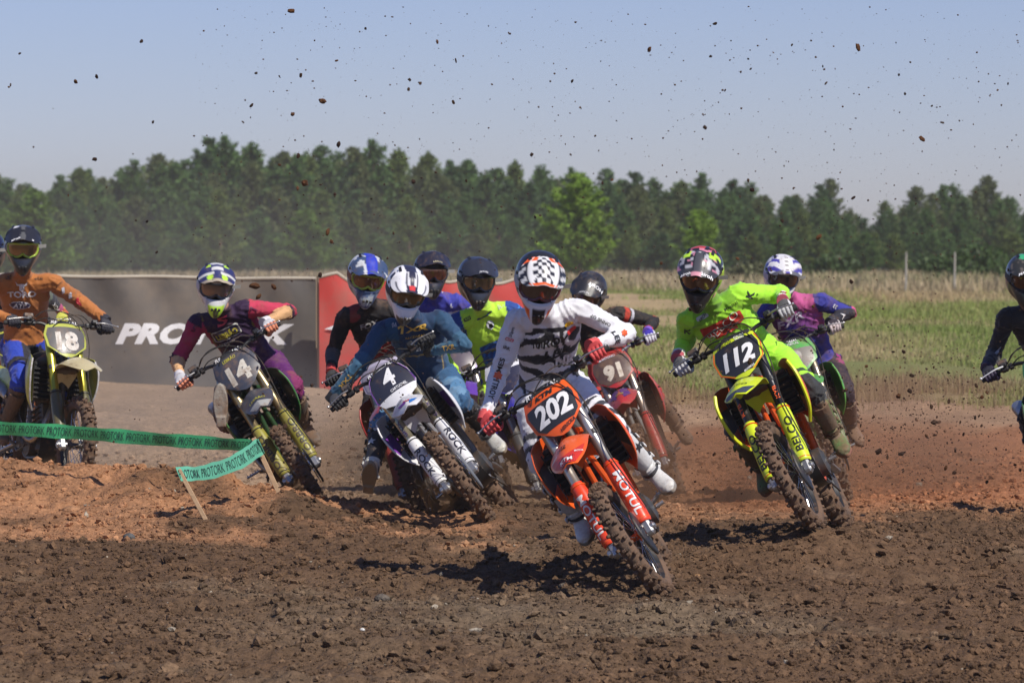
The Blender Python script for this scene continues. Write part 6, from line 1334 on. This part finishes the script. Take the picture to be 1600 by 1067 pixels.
def tape(name, top, bot, label, M, n=60, reps=12):
    """top, bot: lists of (px, py, Y) along the two edges"""
    T = cr([P(*q) for q in top], n); B = cr([P(*q) for q in bot], n); O = T[0].copy(); root = empty('barrier_tape', tuple(O), label, 'tape', 'tape along the track')
    wv_ = np.outer(.012 * np.sin(np.linspace(0, 26, n)) + .006 * np.sin(np.linspace(2, 61, n)), np.array([0, 1., .25])); T = T + wv_; B = B - wv_ * .7; rows = [T - O, T * .5 + B * .5 + np.array([0, -.004, 0]) - O, B - O]
    mb = MB(); patch(mb, [list(r) for r in rows], th=.0012, fine=False); mb.build('tape_band', M, root)
    v, f = text2d('PROTORK', 1, .0, .2); L = np.sum(np.linalg.norm(np.diff(T, axis=0), axis=1)); hgt = np.linalg.norm(T[n // 2] - B[n // 2]); mb = MB()
    for k in range(reps):
        w = v.copy(); w[:, 0] = (w[:, 0] / np.ptp(v[:, 0]) * .92 + .5 + k) / reps; w[:, 1] = w[:, 1] / np.ptp(v[:, 1]) * .60
        w, f2 = subdiv(w * [L, hgt], f, .05); w = w / [L, hgt]
        def fn(a, b): 
            i = min(max(a, 0), .9999) * (n - 1); j = int(i); t = i - j; tt = T[j] * (1 - t) + T[j + 1] * t; bb = B[j] * (1 - t) + B[j + 1] * t; return tt * (.5 + b) + bb * (.5 - b) - O + np.array([0, -.009, 0])
        decal(mb, w, f2, fn)
    mb.build('tape_lettering', M_INK, root, angle=0)
tape('t', [(-60, 655, 28.2), (100, 664, 27.9), (250, 676, 27.5), (401, 687, 27.06)], [(-60, 677, 28.2), (100, 685, 27.9), (250, 697, 27.5), (401, 706, 27.06)], 'long green tape stretched from the left edge to the far stake', M_TAPE, 60, 11)
tape('t', [(274, 730, 25.96), (320, 726, 26.2), (365, 710, 26.7), (397, 688, 27.02), (404, 686, 27.04)], [(283, 751, 25.96), (325, 749, 26.2), (375, 733, 26.7), (408, 712, 27.02), (414, 708, 27.04)], 'short sagging green tape between the two stakes, lightened to teal as if lit', M_TAPE_LIT, 50, 5)

# ------------------------------------------------------------------ grass and weeds of the field
def tufts(n, X, Y, Z, H, nb, W, spread, C1, C2, mixf):
    T = n * nb; bx = np.repeat(X, nb) + rng.normal(0, 1, T) * np.repeat(spread, nb); by = np.repeat(Y, nb) + rng.normal(0, 1, T) * np.repeat(spread, nb); bz = np.repeat(Z, nb); h = np.repeat(H, nb) * rng.uniform(.5, 1.15, T); a = rng.uniform(0, 6.28, T); l = rng.uniform(.05, .5, T) * h
    dx, dy = np.cos(a) * l, np.sin(a) * l; w = np.repeat(W, nb) * rng.uniform(.6, 1.2, T); p = rng.uniform(0, 6.28, T); wx, wy = np.cos(p) * w, np.sin(p) * w
    V = np.stack([np.stack([bx - wx, by - wy, bz - .02], -1), np.stack([bx + wx, by + wy, bz - .02], -1), np.stack([bx + dx * .35 + wx * .8, by + dy * .35 + wy * .8, bz + h * .6], -1), np.stack([bx + dx * .35 - wx * .8, by + dy * .35 - wy * .8, bz + h * .6], -1), np.stack([bx + dx, by + dy, bz + h], -1)], 1).reshape(-1, 3)
    b = np.arange(T) * 5; F = np.concatenate([np.stack([b, b + 1, b + 2], -1), np.stack([b, b + 2, b + 3], -1), np.stack([b + 3, b + 2, b + 4], -1)]); m = np.clip(np.repeat(mixf, nb) + rng.normal(0, .15, T), 0, 1)[:, None]; c = (C1 * m + C2 * (1 - m)) * rng.uniform(.7, 1.3, (T, 1)); return V, F, np.repeat(c, 5, 0)
def leafmat(name, tr=.3):
    m = bpy.data.materials.new(name); m.use_nodes = True; nt = m.node_tree; b = nt.nodes['Principled BSDF']; at = nt.nodes.new('ShaderNodeAttribute'); at.attribute_name = 'Col'; nt.links.new(at.outputs['Color'], b.inputs['Base Color']); b.inputs['Roughness'].default_value = .6
    t = nt.nodes.new('ShaderNodeBsdfTranslucent'); nt.links.new(at.outputs['Color'], t.inputs['Color']); mx = nt.nodes.new('ShaderNodeMixShader'); mx.inputs[0].default_value = tr; nt.links.new(b.outputs[0], mx.inputs[1]); nt.links.new(t.outputs[0], mx.inputs[2]); nt.links.new(mx.outputs[0], nt.nodes['Material Output'].inputs[0]); return m
M_GRASS = leafmat('grass_blades'); M_NEEDLE = leafmat('pine_needles', .35)
n = 26000; yy = 39 + 75 * rng.random(n) ** 1.5; xx = rng.uniform(-1, 1, n) * (.135 * yy + 1); dn = fbm2(xx * .35, yy * .12, 4, 111); pt_ = fbm2(xx * .22, yy * .07, 4, 121)
ok = (dn > -.45 + 1.2 * np.clip((46 - yy) / 7, 0, 1)) & ~((yy < 47) & (xx < 1.4)); xx, yy, dn, pt_ = xx[ok], yy[ok], dn[ok], pt_[ok]; gsel = np.clip(.10 + .55 * np.clip((yy - 50) / 14, 0, 1) + 1.1 * pt_, 0, 1)
V, F, C = tufts(len(xx), xx, yy, hmid(xx, yy), (.03 + .05 * rng.random(len(xx)) + .10 * np.clip(dn, 0, 1) * rng.random(len(xx))) * (1 + .7 * np.clip((yy - 55) / 40, 0, 1)), 14, .004 + .00008 * yy, .15 + .004 * yy, np.array((.22, .29, .065)), np.array((.47, .36, .20)), gsel)
tag(link('grass', bulk('grass', V, F, M_GRASS, C)), 'wild green and straw coloured grass of the field behind the track', 'grass', kind='stuff')
n = 6500; yy = 105 + 130 * rng.random(n); xx = rng.uniform(-1, 1, n) * (.135 * yy + 1)
V, F, C = tufts(n, xx, yy, hmid(xx, yy), .2 + .3 * rng.random(n), 10, np.full(n, .03), np.full(n, .5), np.array((.17, .20, .06)), np.array((.46, .36, .22)), np.clip(.15 + .8 * fbm2(xx * .1, yy * .03, 3, 131), 0, 1))
tag(link('dry_grass', bulk('dry_grass', V, F, M_GRASS, C)), 'pale dry grass along the far edge of the field below the pines', 'grass', kind='stuff')
n = 1500; xx = rng.uniform(1.2, 6.5, n); yy = rng.normal(41.5, 1.6, n) + .5 * np.sin(xx * 2); k = (fbm2(xx * .9, yy * .7, 3, 141) > -.05) & (yy > 38.2); xx, yy = xx[k], yy[k]
V, F, C = tufts(len(xx), xx, yy, hmid(xx, yy), .06 + .22 * rng.random(len(xx)) ** 2, 10, np.full(len(xx), .004), np.full(len(xx), .10), np.array((.20, .23, .07)), np.array((.34, .24, .13)), np.clip(.3 + 1.2 * fbm2(xx * .7, yy * .5, 3, 151), 0, 1))
tag(link('weeds', bulk('weeds', V, F, M_GRASS, C)), 'brown and green weeds at the edge between dirt and field', 'weeds', kind='stuff')
def bush_mesh(name, r, h, n, col, seed, lw=.05):
    g = np.random.default_rng(seed); d = g.normal(0, 1, (n, 3)); d /= np.linalg.norm(d, axis=1)[:, None]; d[:, 2] = abs(d[:, 2]); rad = g.random(n) ** .35 * (1 + .3 * vnoise(d[:, 0] * 2.5, d[:, 1] * 2.5, d[:, 2] * 2.5, seed)); c = d * rad[:, None] * np.array([r, r, h]) + [0, 0, .0]
    a = g.normal(0, 1, (n, 3)); a /= np.linalg.norm(a, axis=1)[:, None]; b = np.cross(a, g.normal(0, 1, (n, 3))); b /= np.linalg.norm(b, axis=1)[:, None] + 1e-9; s = lw * g.uniform(.6, 1.4, (n, 1))
    V = np.stack([c - a * s, c + b * s * .6, c + a * s, c - b * s * .6], 1).reshape(-1, 3); F = np.arange(n * 4).reshape(-1, 4); cc = np.array(col) * (g.uniform(.6, 1.45, (n, 1))) * (1 + .3 * vnoise(c[:, 0] * 3, c[:, 1] * 3, c[:, 2] * 3, 5)[:, None]); return bulk(name, V, F, M_NEEDLE, np.repeat(cc, 4, 0))
def stems(h, r, n, seed, w=.03):
    g = np.random.default_rng(seed); mb = MB()
    for k in range(n): a = g.uniform(0, 6.28); tube(mb, [(0, 0, -.1), (math.cos(a) * r * .25, math.sin(a) * r * .25, h * .35), (math.cos(a) * r * .6, math.sin(a) * r * .6, h * .8)], [w, w * .7, w * .3], 6)
    return mb
BUSH = [('leafy green bush standing right of the second fence post', 1520, 444, 150, 1.9, 1.15, (.055, .10, .022)), ('low round bush at the wood edge near the right border', 1578, 446, 160, 1.3, .9, (.05, .09, .02)), ('dusty pale weed clump on the field left of the first fence post', 1180, 442, 140, 1.0, .8, (.11, .12, .05)), ('green shrub at the wood edge behind the rider in pink and blue', 1290, 438, 170, 1.6, 1.0, (.05, .09, .022))]
for i, (lab, px, py, Y, r, h, c) in enumerate(BUSH):
    p = P(px, py, Y); z = gz(p); root = empty('bush', (p[0], p[1], z), lab, 'bush', 'bushes and weeds in the field'); link('foliage', bush_mesh('foliage', r, h, int(2600 * max(.12, r if r > .5 else .6)), c, 200 + i, .03 + .0005 * Y if r > .5 else .02), root); stems(h, r, 6, i).build('stems', mat('brown_twigs', (.10, .07, .045), .9), root)
for px, lab in ((1415, 'left one of two thin pale fence posts in the field'), (1491, 'right one of two thin pale fence posts in the field')):
    p = P(px, 460, 108); z = gz(p); root = empty('fence_post', (p[0], p[1], z), lab, 'fence post', 'fence posts in the field'); top = P(px, 394, 108)[2] - z
    mb = MB(); tube(mb, [(0, 0, -.2), (.01, 0, top * .6), (.015, 0, top)], [.032, .03, .024], 8); mb.build('post', mat('grey_post_wood', (.34, .32, .28), .9), root)

# ------------------------------------------------------------------ pine wood
def pine(seed, H=8., Rr=1.7, young=False, tint=(.034, .062, .020)):
    g = np.random.default_rng(seed); P0 = []; D0 = []; nw = int(H * (3.0 if not young else 4.2)); tm = MB(); bend = g.uniform(-.25, .25, 2)
    ax = lambda z: np.array([bend[0] * (z / H) ** 2, bend[1] * (z / H) ** 2, z]); tube(tm, [ax(z) for z in np.linspace(-.2, H * .97, 9)], np.linspace(.13, .02, 9) * H / 8, 8)
    z0 = .06 if young else g.uniform(.08, .2); br = []
    for k in range(nw):
        t = z0 + (1 - z0) * (k + g.random() * .6) / nw; pr = (1 - t ** 1.3) ** .85 * (1.0 if t > .25 else .85) + .10; 
        for j in range(int(g.integers(4, 7))):
            a = g.uniform(0, 6.28); L = Rr * pr * g.uniform(.55, 1.25); up = (.35 + .9 * t) if not young else .9; d = nrm([math.cos(a), math.sin(a), up * g.uniform(.6, 1.2)]); b = ax(t * H); br.append((b, b + d * L))
            m = max(3, int(L / .13))
            for q in np.linspace(.2, 1, m): P0.append(b + d * L * q + np.array([0, 0, .12 * L * q * q]) + g.normal(0, .06, 3)); D0.append(nrm(d + [0, 0, .5] + g.normal(0, .3, 3)))
    for q in np.linspace(.9, 1.02, 8): P0.append(ax(H * q) + g.normal(0, .05, 3)); D0.append(np.array([0, 0, 1.]))
    for b, e in br[::3]: tube(tm, [b, e], [.025, .008], 4)
    P0, D0 = np.array(P0), np.array(D0); nb = 13 if young else 8; n = len(P0); Pn = np.repeat(P0, nb, 0); dd = np.repeat(D0, nb, 0) * .8 + g.normal(0, .55, (n * nb, 3)); dd /= np.linalg.norm(dd, axis=1)[:, None]; L = g.uniform(.16, .34, (n * nb, 1)); w = np.cross(dd, g.normal(0, 1, dd.shape)); w /= np.linalg.norm(w, axis=1)[:, None] + 1e-9; w *= .046
    V = np.stack([Pn - w * .5, Pn + w * .5, Pn + dd * L * .6 + w, Pn + dd * L, Pn + dd * L * .6 - w], 1).reshape(-1, 3); T = len(Pn); b = np.arange(T) * 5; F = np.concatenate([np.stack([b, b + 1, b + 2], -1), np.stack([b, b + 2, b + 4], -1), np.stack([b + 4, b + 2, b + 3], -1)])
    c = np.array(tint) * np.repeat(g.uniform(.65, 1.5, (n, 1)), nb, 0) * (1 + .25 * vnoise(Pn[:, 0] * 1.3, Pn[:, 1] * 1.3, Pn[:, 2] * 1.3, seed))[:, None]; c = c * np.array([1 + (0 if young else .12) * g.standard_normal(), 1, 1])
    return bulk('crown', V, F, M_NEEDLE, np.repeat(c, 5, 0)), tm.mesh('trunk', [mat('pine_bark', (.13, .085, .055), .9, bump=.5)])
kinds = [pine(300 + i, 8., 1.85 + .25 * (i % 3), False, ((.110, .168, .045), (.130, .19, .05), (.092, .15, .048), (.155, .215, .05), (.110, .17, .058), (.128, .185, .045))[i]) for i in range(6)]
ykinds = [pine(400 + i, 8., 2.7, True, ((.235, .36, .055), (.16, .26, .05))[i]) for i in range(2)]
def place(kind, x, y, s, label, group, rot, sx=1.):
    z = float(np.interp(y, PY, PZ)) - .05; root = empty('pine_tree', (x, y, z), label, 'tree', group); root.rotation_euler = (0, 0, rot); root.scale = (s * sx, s * sx, s)
    for nm, me in (('crown', kind[0]), ('trunk', kind[1])): link(nm, me, root)
TX_ = [-200, 0, 50, 130, 200, 240, 330, 450, 560, 690, 780, 860, 960, 1060, 1120, 1200, 1300, 1340, 1400, 1450, 1540, 1600, 1800]; TY_ = [250, 262, 292, 262, 268, 246, 228, 232, 232, 240, 262, 262, 276, 278, 290, 290, 298, 330, 318, 290, 284, 322, 300]
SHAPE = ['narrow-topped', 'broad', 'dark bushy', 'pale green', 'ragged', 'round-topped']; seen = {}
MARK = [(0, 'at the left edge of the photo'), (130, 'above the rider in the orange shirt'), (250, 'above the white P on the banner'), (370, 'above the rider of bike 14'), (490, 'above the end of the dark banner'), (610, 'above the blue camouflage helmet'), (730, 'above the two plain black helmets'), (850, 'above the checkered helmet'), (960, 'beside the bright young pine'), (1060, 'above the gap between bikes 202 and 112'), (1160, 'above the rider of bike 112'), (1270, 'above the rider in pink and blue'), (1380, 'in the low dip of the treeline'), (1480, 'behind the fence posts'), (1640, 'near the right edge of the photo')]
for row, (Y, dx, k, lab) in enumerate(((272, 1.5, .96, 'hindmost row'), (264, 1.5, 1.0, 'back row'), (257, 1.6, .95, 'fourth row'), (250, 1.75, .86, 'third row'), (243, 1.9, .72, 'second row'), (236, 2.2, .55, 'front row'), (229, 2.4, .36, 'low front fringe'))):
    x = -.146 * Y
    while x < .146 * Y:
        px = 800 + x / Y * FPX; top = np.interp(px, TX_, TY_) + rng.normal(0, 6); zg = float(np.interp(Y, PY, PZ)); h = (P(px, top, Y)[2] - zg) * k * rng.uniform(.86, 1.06); ki = int(rng.integers(0, 6))
        mk = next((m for lim, m in MARK if px < lim), MARK[-1][1]); s = max(.3, h / 8.); L_ = '%s pine in the %s %s' % (SHAPE[ki], lab, mk); tall = h / k
        sxx = rng.uniform(1.02, 1.36); base_ = L_
        for ad in ('', 'taller ' if s > seen.get(L_, 0) else 'shorter ', 'slimmer ' if sxx < 1.19 else 'wider ', 'slim and tall ' if sxx < 1.19 else 'wide and low ', 'half hidden ', 'almost hidden ', 'faint ', 'leaning '):
            if ad + base_ not in seen: L_ = ad + base_; break
        seen[L_] = s; place(kinds[ki], x + rng.normal(0, .35), Y + rng.normal(0, 1.5), s, L_, 'pines of the wood behind the field', rng.uniform(0, 6.28), sxx * (1.15, 1, 1, 1, 1.1, 1.35, 1.8)[row]); x += dx * rng.uniform(.75, 1.2)
def solo(px, top, bot, Y, kind, label, sx=1.):
    p = P(px, bot, Y); h = P(px, top, Y)[2] - float(np.interp(Y, PY, PZ)); place(kind, p[0], Y, h / 8., label, 'young pines before the wood', px, sx)
solo(905, 275, 430, 150, ykinds[0], 'bright yellow green young pine behind the leading rider', 1.35); solo(866, 330, 430, 160, ykinds[1], 'smaller green pine just left of the bright young pine', 1.3); solo(1092, 330, 430, 150, ykinds[0], 'yellow green young pine behind the helmet of the rider of bike 112', 1.2); solo(50, 300, 430, 150, ykinds[1], 'green young pine behind the rider in the orange shirt', 1.6); solo(5, 330, 430, 155, ykinds[1], 'young pine at the left edge of the photo', 1.5)
solo(480, 330, 432, 190, ykinds[1], 'rounded green pine before the wood left of centre', 1.7); solo(345, 300, 432, 205, kinds[3], 'green pine standing forward of the wood above the purple kit rider', 1.4); solo(1215, 350, 432, 200, kinds[1], 'low green pine before the wood at the right', 1.5); solo(640, 310, 432, 208, kinds[3], 'bushy pine before the wood at the centre', 1.4)

# ------------------------------------------------------------------ dust and haze
def vol_box(name, lo, hi, dens, col, label, aniso=.2):
    lo, hi = np.array(lo, float), np.array(hi, float); bm = bmesh.new(); bmesh.ops.create_cube(bm, size=1); me = bpy.data.meshes.new(name); bm.to_mesh(me); bm.free(); o = link(name, me); o.location = (lo + hi) / 2; o.scale = hi - lo
    m = bpy.data.materials.new(name + '_air'); m.use_nodes = True; nt = m.node_tree; nt.nodes.clear(); out = nt.nodes.new('ShaderNodeOutputMaterial'); v = nt.nodes.new('ShaderNodeVolumePrincipled'); v.inputs['Color'].default_value = (*col, 1); v.inputs['Density'].default_value = dens; v.inputs['Anisotropy'].default_value = aniso; nt.links.new(v.outputs[0], out.inputs['Volume']); me.materials.append(m); tag(o, label, name, kind='stuff'); return o, nt, v
def puff(name, c, r, dens, col, label, seed):
    o, nt, v = vol_box(name, np.array(c) - r, np.array(c) + r, 0, col, label, .3); tc = nt.nodes.new('ShaderNodeTexCoord'); n = nt.nodes.new('ShaderNodeTexNoise'); n.inputs['Scale'].default_value = 1.7; n.inputs['Detail'].default_value = 4
    mp = nt.nodes.new('ShaderNodeMapping'); mp.inputs['Location'].default_value = (seed, seed, 0); mp.inputs['Scale'].default_value = tuple(np.array(r) * 2); nt.links.new(tc.outputs['Object'], mp.inputs[0]); nt.links.new(mp.outputs[0], n.inputs['Vector'])
    ln = nt.nodes.new('ShaderNodeVectorMath'); ln.operation = 'LENGTH'; nt.links.new(tc.outputs['Object'], ln.inputs[0]); a = nt.nodes.new('ShaderNodeMapRange'); a.interpolation_type = 'SMOOTHSTEP'; a.inputs['From Min'].default_value = .5; a.inputs['From Max'].default_value = .12; nt.links.new(ln.outputs['Value'], a.inputs['Value'])
    b = nt.nodes.new('ShaderNodeMapRange'); b.inputs['From Min'].default_value = .38; b.inputs['From Max'].default_value = .72; b.inputs['To Min'].default_value = .12; nt.links.new(n.outputs['Fac'], b.inputs['Value']); m1 = nt.nodes.new('ShaderNodeMath'); m1.operation = 'MULTIPLY'; nt.links.new(a.outputs[0], m1.inputs[0]); nt.links.new(b.outputs[0], m1.inputs[1])
    m2 = nt.nodes.new('ShaderNodeMath'); m2.operation = 'MULTIPLY'; m2.inputs[1].default_value = dens; nt.links.new(m1.outputs[0], m2.inputs[0]); nt.links.new(m2.outputs[0], v.inputs['Density'])
if DUSTY:
    puff('dust_cloud', (-.45, 29.3, .28), np.array((1.5, 2.0, .75)), 1.6, (.85, .48, .25), 'reddish dust hanging low behind bike 4', 1.)
    puff('dust_cloud', (1.5, 30.5, .25), np.array((1.6, 2.2, .8)), 1.0, (.85, .46, .25), 'reddish dust between bikes 202 and 112', 5.)
    puff('dust_cloud', (-2.6, 33.5, .4), np.array((2.6, 3.0, 1.2)), .35, (.78, .66, .52), 'pale dust drifting before the dark banner', 9.)
    puff('dust_cloud', (3.0, 33.0, .3), np.array((1.6, 2.6, .9)), .8, (.85, .46, .26), 'brown dust behind the rider in pink and blue', 13.)
if DUSTY: puff('dust_haze', (-9, 100, 1.), np.array((17, 38, 4.2)), .016, (.90, .78, .60), 'brownish dust hanging over the field behind the dark banner', 3.)
if HAZE: vol_box('haze', (-620, -32, -1.3), (620, 1450, 14), AIR, (.90, .84, .72), 'thin dusty haze over the field')
